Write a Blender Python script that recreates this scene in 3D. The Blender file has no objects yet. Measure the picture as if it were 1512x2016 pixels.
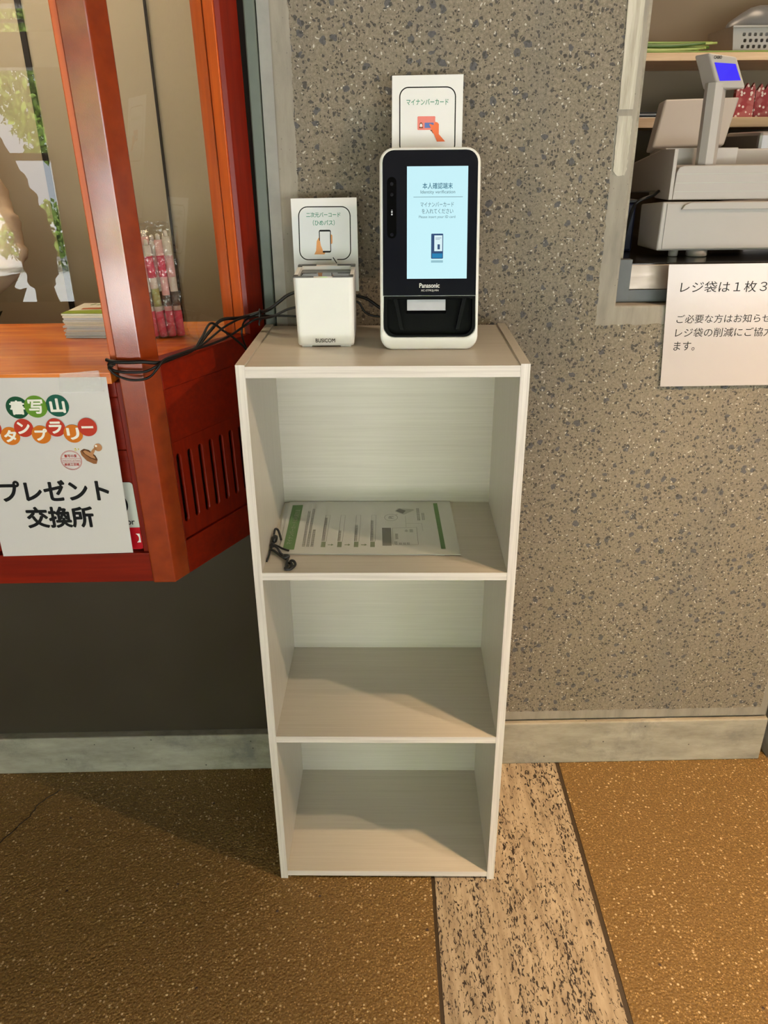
import bpy, bmesh, math, random
from mathutils import Vector, Matrix, Euler
random.seed(7)
S = bpy.context.scene
COL = S.collection
R = math.radians
# ------------------------------------------------------------------ camera
cam = bpy.data.cameras.new('camera'); camo = bpy.data.objects.new('camera', cam); COL.objects.link(camo)
cam.sensor_fit = 'VERTICAL'; cam.sensor_height = 36.0; cam.lens = 27.28; cam.clip_start = 0.02
rx, ux, fx = Vector((0.9998, -0.0188, -0.0085)), Vector((0.0156, 0.4208, 0.907)), Vector((0.0134, 0.907, -0.421))
camo.matrix_world = Matrix(((rx.x, ux.x, -fx.x, 0.1919), (rx.y, ux.y, -fx.y, -1.0802), (rx.z, ux.z, -fx.z, 1.2878), (0, 0, 0, 1)))
S.camera = camo
# ------------------------------------------------------------------ view, world, lights
S.view_settings.view_transform = 'Standard'; S.view_settings.look = 'None'
S.view_settings.exposure = -0.10; S.view_settings.gamma = 1.0
S.view_settings.use_curve_mapping = False
S.cycles.use_denoising = True
S.cycles.max_bounces = 8
S.cycles.caustics_reflective = False; S.cycles.caustics_refractive = False
S.cycles.sample_clamp_indirect = 6.0
wd = bpy.data.worlds.new('sky'); S.world = wd; wd.use_nodes = True
bg = wd.node_tree.nodes['Background']; bg.inputs[0].default_value = (0.88, 0.95, 1.02, 1); bg.inputs[1].default_value = 8.0

def light(name, kind, loc, energy, color, target=None, **kw):
    l = bpy.data.lights.new(name, kind); l.energy = energy; l.color = color
    for k, v in kw.items(): setattr(l, k, v)
    o = bpy.data.objects.new(name, l); COL.objects.link(o); o.location = loc
    if target is not None:
        o.rotation_euler = (Vector(target) - Vector(loc)).to_track_quat('-Z', 'Y').to_euler()
    return o
light('sun', 'SUN', (0, 3, 6), 60.0, (1.0, 0.98, 0.96), target=(-0.6, 0.8, 0), angle=R(0.6))
WARM = (1.0, 0.66, 0.36)
light("downlight_over_hall", "SPOT", (2.22, -1.05, 2.55), 125, (1.0, 0.74, 0.50), target=(0.35, 0.0, 0.45), spot_size=R(62), spot_blend=0.6, shadow_soft_size=0.03)
light('downlight_by_window', 'SPOT', (1.30, -0.75, 2.6), 680, WARM, target=(1.15, 0.02, 0.1), spot_size=R(52), spot_blend=0.9, shadow_soft_size=0.04)
light('downlight_front', 'SPOT', (0.12, -1.0, 2.6), 70, WARM, target=(0.16, -0.55, 0), spot_size=R(30), spot_blend=0.9, shadow_soft_size=0.04)
light("booth_ceiling_light", "AREA", (-0.75, 0.62, 2.3), 14.0, (1.0, 0.78, 0.52), target=(-0.6, 0.6, 0), size=0.5)
light('shop_ceiling_light', 'AREA', (1.05, 0.75, 2.25), 8.0, (1.0, 0.76, 0.54), target=(1.0, 0.8, 0), size=0.4)

# ------------------------------------------------------------------ helpers
def ref(o, **kw):
    for k, v in kw.items():
        if v is not None: o[k] = v
    return o

class MB:
    def __init__(s): s.bm = bmesh.new()
    def box(s, x0, x1, y0, y1, z0, z1, bev=0.0, seg=2, M=None):
        r = bmesh.ops.create_cube(s.bm, size=1.0)
        vs = r['verts']
        for v in vs:
            v.co = Vector((x0 + (v.co.x + .5) * (x1 - x0), y0 + (v.co.y + .5) * (y1 - y0), z0 + (v.co.z + .5) * (z1 - z0)))
        if bev > 0:
            es = list({e for v in vs for e in v.link_edges})
            r2 = bmesh.ops.bevel(s.bm, geom=es, offset=bev, segments=seg, profile=.5, affect='EDGES')
            vs = list({v for f in r2['faces'] for v in f.verts} | {v for v in vs if v.is_valid})
        if M is not None:
            for v in vs: v.co = M @ v.co
        return s
    def prism(s, poly, lo, hi, fn=None, bev=0.0):
        """poly: list of 2D points; fn(a, b, h) -> Vector."""
        fn = fn or (lambda a, b, h: Vector((a, b, h)))
        A = [s.bm.verts.new(fn(a, b, lo)) for a, b in poly]
        B = [s.bm.verts.new(fn(a, b, hi)) for a, b in poly]
        n = len(poly)
        fs = [s.bm.faces.new(A[::-1]), s.bm.faces.new(B)]
        for i in range(n):
            j = (i + 1) % n
            fs.append(s.bm.faces.new((A[i], A[j], B[j], B[i])))
        if bev > 0:
            es = list({e for f in fs for e in f.edges})
            bmesh.ops.bevel(s.bm, geom=es, offset=bev, segments=2, profile=.5, affect='EDGES')
        return s
    def hexa(s, P, bev=0.0):
        """8 corner points: front ring (4) then back ring (4)."""
        V = [s.bm.verts.new(Vector(p)) for p in P]
        fs = [s.bm.faces.new([V[0], V[1], V[2], V[3]]), s.bm.faces.new([V[7], V[6], V[5], V[4]])]
        for i in range(4):
            j = (i + 1) % 4
            fs.append(s.bm.faces.new([V[i], V[i + 4], V[j + 4], V[j]]))
        if bev > 0:
            es = list({e for f in fs for e in f.edges})
            bmesh.ops.bevel(s.bm, geom=es, offset=bev, segments=3, profile=.5, affect='EDGES')
        return s
    def tube(s, pts, r, n=8, smooth=True, sub=6, radii=None):
        P = [Vector(p) for p in pts]
        if smooth and len(P) > 2:
            Q = []; W = []
            for i in range(len(P) - 1):
                p0, p1, p2, p3 = P[max(i - 1, 0)], P[i], P[i + 1], P[min(i + 2, len(P) - 1)]
                for k in range(sub):
                    t = k / sub
                    Q.append(.5 * ((2 * p1) + (-p0 + p2) * t + (2 * p0 - 5 * p1 + 4 * p2 - p3) * t * t + (-p0 + 3 * p1 - 3 * p2 + p3) * t ** 3))
                    if radii: W.append(radii[i] * (1 - t) + radii[i + 1] * t)
            Q.append(P[-1])
            if radii: W.append(radii[-1])
            P = Q; radii = W if radii else None
        rings = []; up = Vector((0, 0, 1)); prev = None
        for i, p in enumerate(P):
            d = (P[min(i + 1, len(P) - 1)] - P[max(i - 1, 0)]).normalized()
            if prev is None:
                a = d.cross(up)
                if a.length < 1e-3: a = d.cross(Vector((1, 0, 0)))
                a.normalize()
            else:
                a = prev - d * prev.dot(d)
                if a.length < 1e-6: a = d.cross(up)
                a.normalize()
            prev = a; b = d.cross(a); rr = radii[i] if radii else r
            rings.append([s.bm.verts.new(p + (a * math.cos(2 * math.pi * k / n) + b * math.sin(2 * math.pi * k / n)) * rr) for k in range(n)])
        for u, v in zip(rings, rings[1:]):
            for k in range(n):
                s.bm.faces.new((u[k], u[(k + 1) % n], v[(k + 1) % n], v[k])).smooth = True
        s.bm.faces.new(rings[0][::-1]); s.bm.faces.new(rings[-1])
        return s
    def lathe(s, prof, c=(0, 0, 0), n=24, axis='Z'):
        rings = []
        for r, h in prof:
            ring = []
            for k in range(n):
                t = 2 * math.pi * k / n
                p = Vector((r * math.cos(t), r * math.sin(t), h))
                if axis == 'Y': p = Vector((p.x, h, p.y))
                ring.append(s.bm.verts.new(p + Vector(c)))
            rings.append(ring)
        for u, v in zip(rings, rings[1:]):
            for k in range(n):
                s.bm.faces.new((u[k], u[(k + 1) % n], v[(k + 1) % n], v[k])).smooth = True
        s.bm.faces.new(rings[0][::-1]); s.bm.faces.new(rings[-1])
        return s
    def blob(s, c, r, sub=2, sc=(1, 1, 1), jit=0.0):
        res = bmesh.ops.create_icosphere(s.bm, subdivisions=sub, radius=1.0)
        for v in res['verts']:
            k = 1 + random.uniform(-jit, jit)
            v.co = Vector((v.co.x * sc[0] * r * k + c[0], v.co.y * sc[1] * r * k + c[1], v.co.z * sc[2] * r * k + c[2]))
        for f in s.bm.faces: f.smooth = True
        return s
    # --- flat print: 2D shapes on a frame (origin, ex, ey); front normal = ex x ey
    def flat(s, pts, fr, lift=0.0):
        o, ex, ey = fr; nrm = ex.cross(ey)
        vs = [s.bm.verts.new(o + ex * a + ey * b + nrm * lift) for a, b in pts]
        f = s.bm.faces.new(vs)
        f.normal_update()
        if f.normal.dot(nrm) < 0: f.normal_flip()
        return s
    def disc(s, c, r, fr, lift=0.0, n=28, ry=None):
        ry = ry or r
        return s.flat([(c[0] + r * math.cos(2 * math.pi * k / n), c[1] + ry * math.sin(2 * math.pi * k / n)) for k in range(n)], fr, lift)
    def stroke(s, pts, w, fr, lift=0.0, closed=False):
        """thick polyline (mitred)."""
        P = [Vector((a, b, 0)) for a, b in pts]; n = len(P); L = []; Rr = []
        for i in range(n):
            a = P[(i - 1) % n] if (closed or i > 0) else P[i]
            c = P[(i + 1) % n] if (closed or i < n - 1) else P[i]
            d1 = (P[i] - a); d2 = (c - P[i])
            d1 = d1.normalized() if d1.length > 1e-9 else d2.normalized()
            d2 = d2.normalized() if d2.length > 1e-9 else d1
            t = (d1 + d2).normalized(); m = Vector((-t.y, t.x, 0))
            k = w / 2 / max(.4, m.dot(Vector((-d1.y, d1.x, 0))))
            L.append(P[i] + m * k); Rr.append(P[i] - m * k)
        for i in range(n if closed else n - 1):
            j = (i + 1) % n
            s.flat([(L[i].x, L[i].y), (Rr[i].x, Rr[i].y), (Rr[j].x, Rr[j].y), (L[j].x, L[j].y)], fr, lift)
        return s
    def text(s, txt, box, fr, lift=0.0, bold=0.0, keep=False, turn=False, shear=0.0):
        """text fitted in box (x0, y0, x1, y1); keep: keep aspect by height, centred. turn: reads towards +y."""
        if bold:
            hh = (box[3] - box[1]) if not turn else (box[2] - box[0]); d_ = bold * hh
            for q, (ax, ay) in enumerate([(d_ * math.cos(k_ * .5236), d_ * math.sin(k_ * .5236)) for k_ in range(12)]):
                s.text(txt, (box[0] + ax, box[1] + ay, box[2] + ax, box[3] + ay), fr, lift + (q + 1) * 1.6e-5, 0, keep, turn, shear)
        vs, fs = glyphs(txt, 0)
        xs = [v[0] for v in vs]; ys = [v[1] for v in vs]
        x0, x1, y0, y1 = min(xs), max(xs), min(ys), max(ys)
        bx0, by0, bx1, by1 = box
        o, ex, ey = fr; nrm = ex.cross(ey)
        nv = []
        for a, b in vs:
            u = (a - x0) / (x1 - x0); w = (b - y0) / max(y1 - y0, 1e-9)
            if turn: p = (bx1 - w * (bx1 - bx0), by0 + u * (by1 - by0))
            else: p = (bx0 + u * (bx1 - bx0) + shear * (w - .5), by0 + w * (by1 - by0))
            nv.append(s.bm.verts.new(o + ex * p[0] + ey * p[1] + nrm * lift))
        for f in fs:
            try: s.bm.faces.new([nv[i] for i in f])
            except ValueError: pass
        return s
    def build(s, name, mat, parent=None, smooth=False, M=None, shift=None, nrm=True):
        if M is not None: bmesh.ops.transform(s.bm, matrix=M, verts=s.bm.verts)
        if shift is not None: bmesh.ops.translate(s.bm, vec=shift, verts=s.bm.verts)
        if nrm: bmesh.ops.recalc_face_normals(s.bm, faces=s.bm.faces)
        me = bpy.data.meshes.new(name); s.bm.to_mesh(me); s.bm.free()
        if smooth:
            for p in me.polygons: p.use_smooth = True
        me.materials.append(mat)
        o = bpy.data.objects.new(name, me); COL.objects.link(o)
        if parent: o.parent = parent
        return o

_g = {}
def glyphs(txt, bold):
    key = (txt, bold)
    if key not in _g:
        cu = bpy.data.curves.new('t', 'FONT'); cu.body = txt; cu.size = 1.0; cu.offset = bold; cu.resolution_u = 4
        ob = bpy.data.objects.new('t', cu); COL.objects.link(ob)
        dg = bpy.context.evaluated_depsgraph_get(); dg.update()
        me = bpy.data.meshes.new_from_object(ob.evaluated_get(dg))
        _g[key] = ([(v.co.x, v.co.y) for v in me.vertices], [list(p.vertices) for p in me.polygons])
        bpy.data.objects.remove(ob); bpy.data.curves.remove(cu); bpy.data.meshes.remove(me)
    return _g[key]

def rrect(x0, y0, x1, y1, r, n=6):
    P = []
    for cx, cy, a in ((x1 - r, y1 - r, 0), (x0 + r, y1 - r, 90), (x0 + r, y0 + r, 180), (x1 - r, y0 + r, 270)):
        for k in range(n + 1):
            t = R(a + 90 * k / n); P.append((cx + r * math.cos(t), cy + r * math.sin(t)))
    return P

def plate(outline, holes, depth, bev=0.0):
    """filled outline with holes, thickness depth; 2D (x,z) with the front face at y=0 and the back at y=depth."""
    cu = bpy.data.curves.new('p', 'CURVE'); cu.dimensions = '2D'; cu.fill_mode = 'BOTH'
    cu.extrude = depth / 2 - bev; cu.bevel_depth = bev; cu.bevel_resolution = 2; cu.offset = -bev
    for L in [outline] + holes:
        sp = cu.splines.new('POLY'); sp.points.add(len(L) - 1); sp.use_cyclic_u = True
        for p, (a, b) in zip(sp.points, L): p.co = (a, b, 0, 1)
    ob = bpy.data.objects.new('p', cu); COL.objects.link(ob)
    dg = bpy.context.evaluated_depsgraph_get(); dg.update()
    me = bpy.data.meshes.new_from_object(ob.evaluated_get(dg))
    m = MB(); m.bm.from_mesh(me)
    bmesh.ops.remove_doubles(m.bm, verts=m.bm.verts, dist=1e-6)
    for v in m.bm.verts: v.co = Vector((v.co.x, depth / 2 - v.co.z, v.co.y))
    bpy.data.objects.remove(ob); bpy.data.curves.remove(cu); bpy.data.meshes.remove(me)
    return m

def thing(name, label, cat, loc=(0, 0, 0), rot=(0, 0, 0), group=None):
    o = bpy.data.objects.new(name, None); COL.objects.link(o); o.empty_display_size = .05
    o.location = loc; o.rotation_euler = rot
    return ref(o, label=label, category=cat, group=group)
def tag(o, label, cat, group=None): return ref(o, label=label, category=cat, group=group)
def struct(o, label=None): return ref(o, kind='structure', label=label)

# ------------------------------------------------------------------ materials
class NT:
    def __init__(s, name):
        s.m = bpy.data.materials.new(name); s.m.use_nodes = True; s.t = s.m.node_tree
        s.b = s.t.nodes['Principled BSDF']
        s.tc = s.t.nodes.new('ShaderNodeTexCoord')
    def n(s, kind, **kw):
        x = s.t.nodes.new('ShaderNode' + kind)
        for k, v in kw.items():
            if k.startswith('i_'): x.inputs[k[2:].replace('_', ' ')].default_value = v
            else: setattr(x, k, v)
        return x
    def l(s, a, b): s.t.links.new(a, b)
    def co(s, scale=(1, 1, 1), loc=(0, 0, 0), rot=(0, 0, 0)):
        mp = s.n('Mapping'); mp.inputs['Scale'].default_value = scale; mp.inputs['Location'].default_value = loc; mp.inputs['Rotation'].default_value = rot
        s.l(s.tc.outputs['Object'], mp.inputs[0]); return mp.outputs[0]
    def noise(s, co, scale, detail=4, rough=.55, dist=0.0):
        x = s.n('TexNoise'); x.inputs['Scale'].default_value = scale; x.inputs['Detail'].default_value = detail
        x.inputs['Roughness'].default_value = rough; x.inputs['Distortion'].default_value = dist
        s.l(co, x.inputs['Vector']); return x.outputs['Fac']
    def vor(s, co, scale, feature='F1', rnd=1.0):
        x = s.n('TexVoronoi'); x.feature = feature; x.inputs['Scale'].default_value = scale; x.inputs['Randomness'].default_value = rnd
        s.l(co, x.inputs['Vector']); return x
    def ramp(s, fac, stops, interp='LINEAR'):
        x = s.n('ValToRGB'); x.color_ramp.interpolation = interp
        e = x.color_ramp.elements
        while len(e) < len(stops): e.new(.5)
        for k, (p, c) in zip(e, stops):
            k.position = p; k.color = (c, c, c, 1) if not hasattr(c, '__len__') else (*c, 1)
        s.l(fac, x.inputs[0]); return x.outputs[0]
    def mix(s, fac, a, b, mode='MIX'):
        x = s.n('MixRGB'); x.blend_type = mode
        for i, v in ((0, fac), (1, a), (2, b)):
            if hasattr(v, 'is_linked'): s.l(v, x.inputs[i])
            elif i == 0: x.inputs[0].default_value = v
            else: x.inputs[i].default_value = (*v, 1)
        return x.outputs[0]
    def math(s, op, a, b=0.0):
        x = s.n('Math'); x.operation = op
        for i, v in ((0, a), (1, b)):
            if hasattr(v, 'is_linked'): s.l(v, x.inputs[i])
            else: x.inputs[i].default_value = v
        return x.outputs[0]
    def bump(s, h, strength=.3, dist=.002):
        x = s.n('Bump'); x.inputs['Strength'].default_value = strength; x.inputs['Distance'].default_value = dist
        s.l(h, x.inputs['Height']); s.l(x.outputs[0], s.b.inputs['Normal'])
    def col(s, v):
        if hasattr(v, 'is_linked'): s.l(v, s.b.inputs['Base Color'])
        else: s.b.inputs['Base Color'].default_value = (*v, 1)
    def set(s, **kw):
        for k, v in kw.items():
            i = s.b.inputs[k.replace('_', ' ')]
            if hasattr(v, 'is_linked'): s.l(v, i)
            else: i.default_value = v
        return s

def plain(name, c, rough=.5, var=.08, scale=60, metal=0.0, bump=0.0, **kw):
    n = NT(name); f = n.noise(n.co(), scale, 3)
    n.col(n.mix(f, tuple(x * (1 - var) for x in c), tuple(min(1, x * (1 + var)) for x in c)))
    n.set(Roughness=rough, Metallic=metal, **kw)
    if bump: n.bump(n.noise(n.co(), scale * 4, 2), bump, .001)
    return n.m
def ink(name, c, rough=.5): return plain(name, c, rough, .03, 200, Specular_IOR_Level=.15)
def emis(name, c, st, base=(0, 0, 0)):
    n = NT(name); n.col(base); n.set(Roughness=.25); n.b.inputs['Emission Color'].default_value = (*c, 1); n.b.inputs['Emission Strength'].default_value = st
    f = n.noise(n.co(), 6, 2)
    n.l(n.mix(f, tuple(x * .94 for x in c), c), n.b.inputs['Emission Color']); return n.m

def grain(name, a, b, axis, rough=.35, fine=1.0, bump=.05, coat=0.0, lo=.36, hi=.62, spec=.5):
    """streaky wood along axis."""
    n = NT(name); sc = [260 * fine] * 3; sc[axis] = 7
    s2 = [60 * fine] * 3; s2[axis] = 2.5
    f = n.noise(n.co(tuple(sc)), 1, 4, .6); g = n.noise(n.co(tuple(s2)), 1, 5, .6, .6)
    h = n.math('ADD', n.math('MULTIPLY', f, .55), n.math('MULTIPLY', g, .45))
    n.col(n.ramp(h, [(lo, a), (hi, b)])); n.set(Roughness=rough, Coat_Weight=coat, Coat_Roughness=.08, Specular_IOR_Level=spec)
    if bump: n.bump(h, bump, .0006)
    return n.m

m_lamx = grain('whitewashed_laminate_lengthwise', (.52, .475, .40), (.63, .585, .505), 0, .34, 2.2, .02, lo=.3, hi=.7)
m_lamz = grain('whitewashed_laminate_upright', (.52, .475, .40), (.63, .585, .505), 2, .34, 2.2, .02, lo=.3, hi=.7)
m_edgex = grain('pale_edge_band_lengthwise', (.53, .46, .415), (.74, .665, .61), 0, .4, 1.6, .02)
m_edgez = grain('pale_edge_band_upright', (.53, .46, .415), (.74, .665, .61), 2, .4, 1.6, .02)
m_redx = grain('vermilion_stained_wood', (.13, .0048, .0006), (.20, .0100, .0010), 0, .36, .5, .02, .03, spec=.22)
m_redz = grain('vermilion_stained_wood_upright', (.13, .0048, .0006), (.20, .0100, .0010), 2, .36, .5, .02, .03, spec=.22)
m_oraz = grain('orange_lit_wood_upright', (.46, .072, .006), (.64, .115, .010), 2, .40, .4, .02, .1)  # bead wood, with the warm light from inside the booth put into its colour
m_orax = grain('orange_varnished_wood', (.42, .070, .003), (.82, .25, .020), 0, .25, .22, .02, .12, .33, .66)
# lacquered post with orange-peel gloss
n = NT('glossy_red_lacquer'); n.col(n.ramp(n.noise(n.co(), 30, 3), [(.3, (.20, .022, .0025)), (.7, (.27, .034, .0042))]))
n.set(Roughness=.20, Coat_Weight=.8, Coat_Roughness=.09); n.bump(n.noise(n.co(), 620, 2), .13, .0010); m_post = n.m

# exposed aggregate concrete with smooth margins where the formwork left them
def aggregate_wall():
    n = NT('bush_hammered_concrete'); co = n.co()
    wob = n.noise(co, 60, 3)
    sep = n.n('SeparateXYZ'); n.l(co, sep.inputs[0])
    w = n.math('MULTIPLY', n.math('SUBTRACT', wob, .5), .010)
    x = n.math('ADD', sep.outputs[0], w); z = n.math('ADD', sep.outputs[2], w)
    inx = n.math('MULTIPLY', n.math('GREATER_THAN', x, .0755), n.math('LESS_THAN', x, 1.058))
    inz = n.math('GREATER_THAN', z, .146)
    hole = n.math('MULTIPLY', n.math('GREATER_THAN', x, .5905), n.math('GREATER_THAN', z, 1.005))
    mask = n.math('MULTIPLY', n.math('MULTIPLY', inx, inz), n.math('SUBTRACT', 1.0, hole))
    big = n.noise(co, 3.0, 4)
    base = n.ramp(n.noise(co, 210, 6, .78), [(.30, (.085, .070, .052)), (.5, (.205, .172, .127)), (.75, (.36, .312, .240))])
    base = n.mix(n.ramp(big, [(.35, 0), (.7, .35)]), base, (.26, .22, .165))
    # damp grey streaks running down
    st = n.ramp(n.noise(n.co((7, 7, .9)), 1.0, 3), [(.55, 0), (.75, .5)])
    base = n.mix(st, base, (.13, .125, .115))
    dw = n.n('TexNoise'); dw.inputs['Scale'].default_value = 90; dw.inputs['Detail'].default_value = 3; n.l(co, dw.inputs['Vector'])
    va = n.n('VectorMath'); va.operation = 'SCALE'; va.inputs['Scale'].default_value = .012; n.l(dw.outputs['Color'], va.inputs[0])
    vb = n.n('VectorMath'); vb.operation = 'ADD'; n.l(co, vb.inputs[0]); n.l(va.outputs[0], vb.inputs[1]); cw = vb.outputs[0]
    hs = None
    for scale, thr, rad, tone, tone2 in ((60, .79, .40, (.025, .026, .028), (.13, .135, .145)), (118, .62, .40, (.026, .025, .024), (.085, .08, .076)), (250, .58, .46, (.030, .026, .022), (.07, .062, .05))):
        v = n.vor(cw, scale); sc = n.n('SeparateColor'); n.l(v.outputs['Color'], sc.inputs[0])
        rr = n.math('MULTIPLY', n.math('ADD', .45, n.math('MULTIPLY', sc.outputs[1], .55)), rad)
        k = n.math('MULTIPLY', n.math('GREATER_THAN', sc.outputs[0], thr), n.math('LESS_THAN', v.outputs['Distance'], rr))
        stone = n.mix(n.noise(co, 260, 3), tone, tone2)
        base = n.mix(n.math('MULTIPLY', k, .88), base, stone)
        hs = k if hs is None else n.math('MAXIMUM', hs, k)
    v = n.vor(cw, 190); sc = n.n('SeparateColor'); n.l(v.outputs['Color'], sc.inputs[0])
    k = n.math('MULTIPLY', n.math('GREATER_THAN', sc.outputs[2], .85), n.math('LESS_THAN', v.outputs['Distance'], .30))
    base = n.mix(n.math('MULTIPLY', k, .8), base, (.55, .50, .43))
    smooth = n.ramp(n.noise(n.co((26, 26, 5)), 1, 6, .65), [(.3, (.19, .17, .14)), (.7, (.32, .285, .235))])
    vh = n.vor(co, 90); hole2 = n.math('LESS_THAN', vh.outputs['Distance'], .08)
    smooth = n.mix(n.math('MULTIPLY', hole2, .5), smooth, (.07, .06, .05))
    n.col(n.mix(mask, smooth, base)); n.set(Roughness=.82)
    h = n.math('ADD', n.math('MULTIPLY', n.noise(co, 320, 5, .7), n.math('ADD', n.math('MULTIPLY', mask, .9), .08)), n.math('MULTIPLY', hs, n.math('MULTIPLY', mask, -.25)))
    n.bump(h, .55, .004)
    return n.m
m_agg = aggregate_wall()
n = NT('smooth_concrete'); co = n.co()
c = n.ramp(n.noise(n.co((6, 20, 22)), 1, 7, .68), [(.28, (.19, .170, .135)), (.5, (.31, .280, .222)), (.74, (.42, .385, .31))])
c = n.mix(n.ramp(n.noise(co, 9, 6, .75), [(.52, 0), (.70, .75)]), c, (.15, .142, .128))
v = n.vor(co, 45); sc = n.n('SeparateColor'); n.l(v.outputs['Color'], sc.inputs[0])
k = n.math('MULTIPLY', n.math('GREATER_THAN', sc.outputs[0], .72), n.math('LESS_THAN', v.outputs['Distance'], .085))
n.col(n.mix(n.math('MULTIPLY', k, .8), c, (.04, .035, .03))); n.set(Roughness=.75); n.bump(n.noise(n.co((10, 40, 60)), 1, 5), .25, .003); m_conc = n.m

def floor_mat():
    n = NT('washed_gravel_floor'); co = n.co()
    base = n.ramp(n.noise(co, 260, 5, .7), [(.3, (.075, .039, .007)), (.52, (.195, .110, .026)), (.72, (.36, .215, .056))])
    base = n.mix(n.ramp(n.noise(co, 2.2, 4), [(.35, 0), (.7, .45)]), base, (.185, .104, .030))
    hs = None
    for scale, thr, rad, tone in ((290, .78, .40, (.46, .29, .11)), (165, .88, .36, (.66, .50, .29)), (420, .70, .4, (.30, .18, .06)), (90, .994, .25, (.03, .015, .02))):
        v = n.vor(co, scale); sc = n.n('SeparateColor'); n.l(v.outputs['Color'], sc.inputs[0])
        k = n.math('MULTIPLY', n.math('GREATER_THAN', sc.outputs[0], thr), n.math('LESS_THAN', v.outputs['Distance'], rad))
        base = n.mix(n.math('MULTIPLY', k, .85), base, tone); hs = k if hs is None else n.math('MAXIMUM', hs, k)
    n.col(base); n.set(Roughness=.62)
    v = n.vor(co, 200)
    n.bump(n.math('ADD', n.math('MULTIPLY', v.outputs['Distance'], -.8), n.math('MULTIPLY', n.noise(co, 420, 3), .5)), .7, .004); return n.m
m_floor = floor_mat()
def travertine():
    n = NT('pitted_travertine')
    base = n.ramp(n.noise(n.co((60, 9, 30)), 1, 6, .65), [(.3, (.25, .185, .12)), (.5, (.38, .30, .205)), (.72, (.50, .41, .295))])
    streak = n.noise(n.co((30, 1.6, 10)), 1, 4, .6)
    pit = n.noise(n.co((250, 84, 60)), 1, 3, .62, .8)
    p = n.math('ADD', pit, n.math('MULTIPLY', n.math('SUBTRACT', streak, .5), .42))
    k = n.ramp(p, [(.570, 0), (.592, 1)])
    n.col(n.mix(k, base, (.028, .018, .012))); n.set(Roughness=.6); n.bump(n.math('MULTIPLY', k, -1.0), .8, .004); return n.m
m_trav = travertine()
m_joint = plain('dark_bronze_joint', (.05, .032, .016), .5)
m_gasket = plain('grey_metal_channel', (.075, .078, .078), .5, metal=.2)
m_green = plain('greenish_grey_painted_steel', (.08, .098, .080), .5)
m_black = plain('black_rubber', (.010, .010, .011), .42)
m_cable = plain('black_cable_jacket', (.006, .0055, .0055), .42, Specular_IOR_Level=.3)
m_dark = plain('shadow_black_board', (.012, .008, .006), .8)
m_tan = plain('tan_painted_wall', (.42, .335, .235), .7, .04, 8)
m_tan2 = plain('beige_painted_wall', (.36, .31, .235), .75, .05, 8)
m_ceil = plain('white_ceiling_board', (.70, .68, .64), .8, .03, 5)
m_dceil = plain('brown_slatted_ceiling', (.20, .15, .10), .7, .1, 5)
m_pave = plain('pale_outdoor_paving', (.70, .70, .68), .8, .15, 3)
m_brown = plain('brown_shop_wall', (.135, .100, .062), .75, .05, 8)
m_frame = plain('dark_window_frame', (.06, .05, .045), .5)
m_white = plain('white_plastic', (.80, .79, .77), .32, .02, 30)
m_offw = plain('warm_white_plastic', (.66, .62, .57), .38, .03, 30)
m_reg = plain('ivory_register_plastic', (.335, .30, .272), .45, .03, 30)
m_card = plain('white_card', (.80, .80, .81), .45, .02, 40)
m_bez = plain('glossy_black_bezel', (.006, .007, .011), .14, .05, Specular_IOR_Level=.22)
m_bay = plain('black_bay_plastic', (.0012, .0012, .0014), .35, .1, Specular_IOR_Level=.08)
m_lens = plain('camera_lens_glass', (.0006, .0006, .001), .25, Specular_IOR_Level=.1)
m_grey = plain('dark_grey_plastic', (.05, .045, .04), .45)
m_slot = plain('frosted_grey_label', (.42, .43, .46), .5)
m_ik = ink('black_ink', (.005, .005, .006)); m_ig = ink('green_ink', (.05, .26, .17)); m_wh = ink('white_ink', (.85, .84, .82))
m_dgry = ink('dark_grey_print', (.11, .11, .10)); m_gry = ink('grey_ink', (.24, .24, .22)); m_lgr = ink('pale_grey_ink', (.42, .43, .39))
m_steel = NT('brushed_steel'); n = m_steel; n.col((.30, .25, .21)); n.set(Metallic=.9, Roughness=n.ramp(n.noise(n.co((14, 30, 60)), 1, 4), [(.3, .35), (.7, .55)])); m_steel = n.m
m_dsteel = plain('dark_polished_counter', (.03, .028, .026), .16, metal=.6)
def glass_mat(name, tint, rough=0.0, wsc=3, wst=.03, ior=1.62):
    n = NT(name); t = n.t; out = t.nodes['Material Output']
    tr = n.n('BsdfTransparent'); tr.inputs[0].default_value = (*tint, 1)
    gl = n.n('BsdfGlossy'); gl.inputs['Roughness'].default_value = rough
    wv = n.noise(n.co(), wsc, 2); bp = n.n('Bump'); bp.inputs['Strength'].default_value = wst; bp.inputs['Distance'].default_value = .002 if wst < .5 else .02
    n.l(wv, bp.inputs['Height']); n.l(bp.outputs[0], gl.inputs['Normal'])
    fr = n.n('Fresnel'); fr.inputs['IOR'].default_value = ior
    ge = n.n('NewGeometry'); fac = n.math('MULTIPLY', fr.outputs[0], n.math('SUBTRACT', 1.0, ge.outputs['Backfacing']))
    mx = n.n('MixShader'); n.l(fac, mx.inputs[0]); n.l(tr.outputs[0], mx.inputs[1]); n.l(gl.outputs[0], mx.inputs[2]); n.l(mx.outputs[0], out.inputs[0])
    return n.m
m_glass = glass_mat('clear_window_glass', (.97, .98, .97))
m_film = glass_mat('crinkled_clear_film', (.93, .93, .92), .06, 40, 1.0, 1.9)
n = NT('dark_brown_tinted_glass'); n.col(n.ramp(n.noise(n.co(), 3, 2), [(.3, (.046, .036, .026)), (.7, (.056, .045, .033))])); n.set(Roughness=.22, IOR=1.5); m_dglass = n.m

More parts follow.
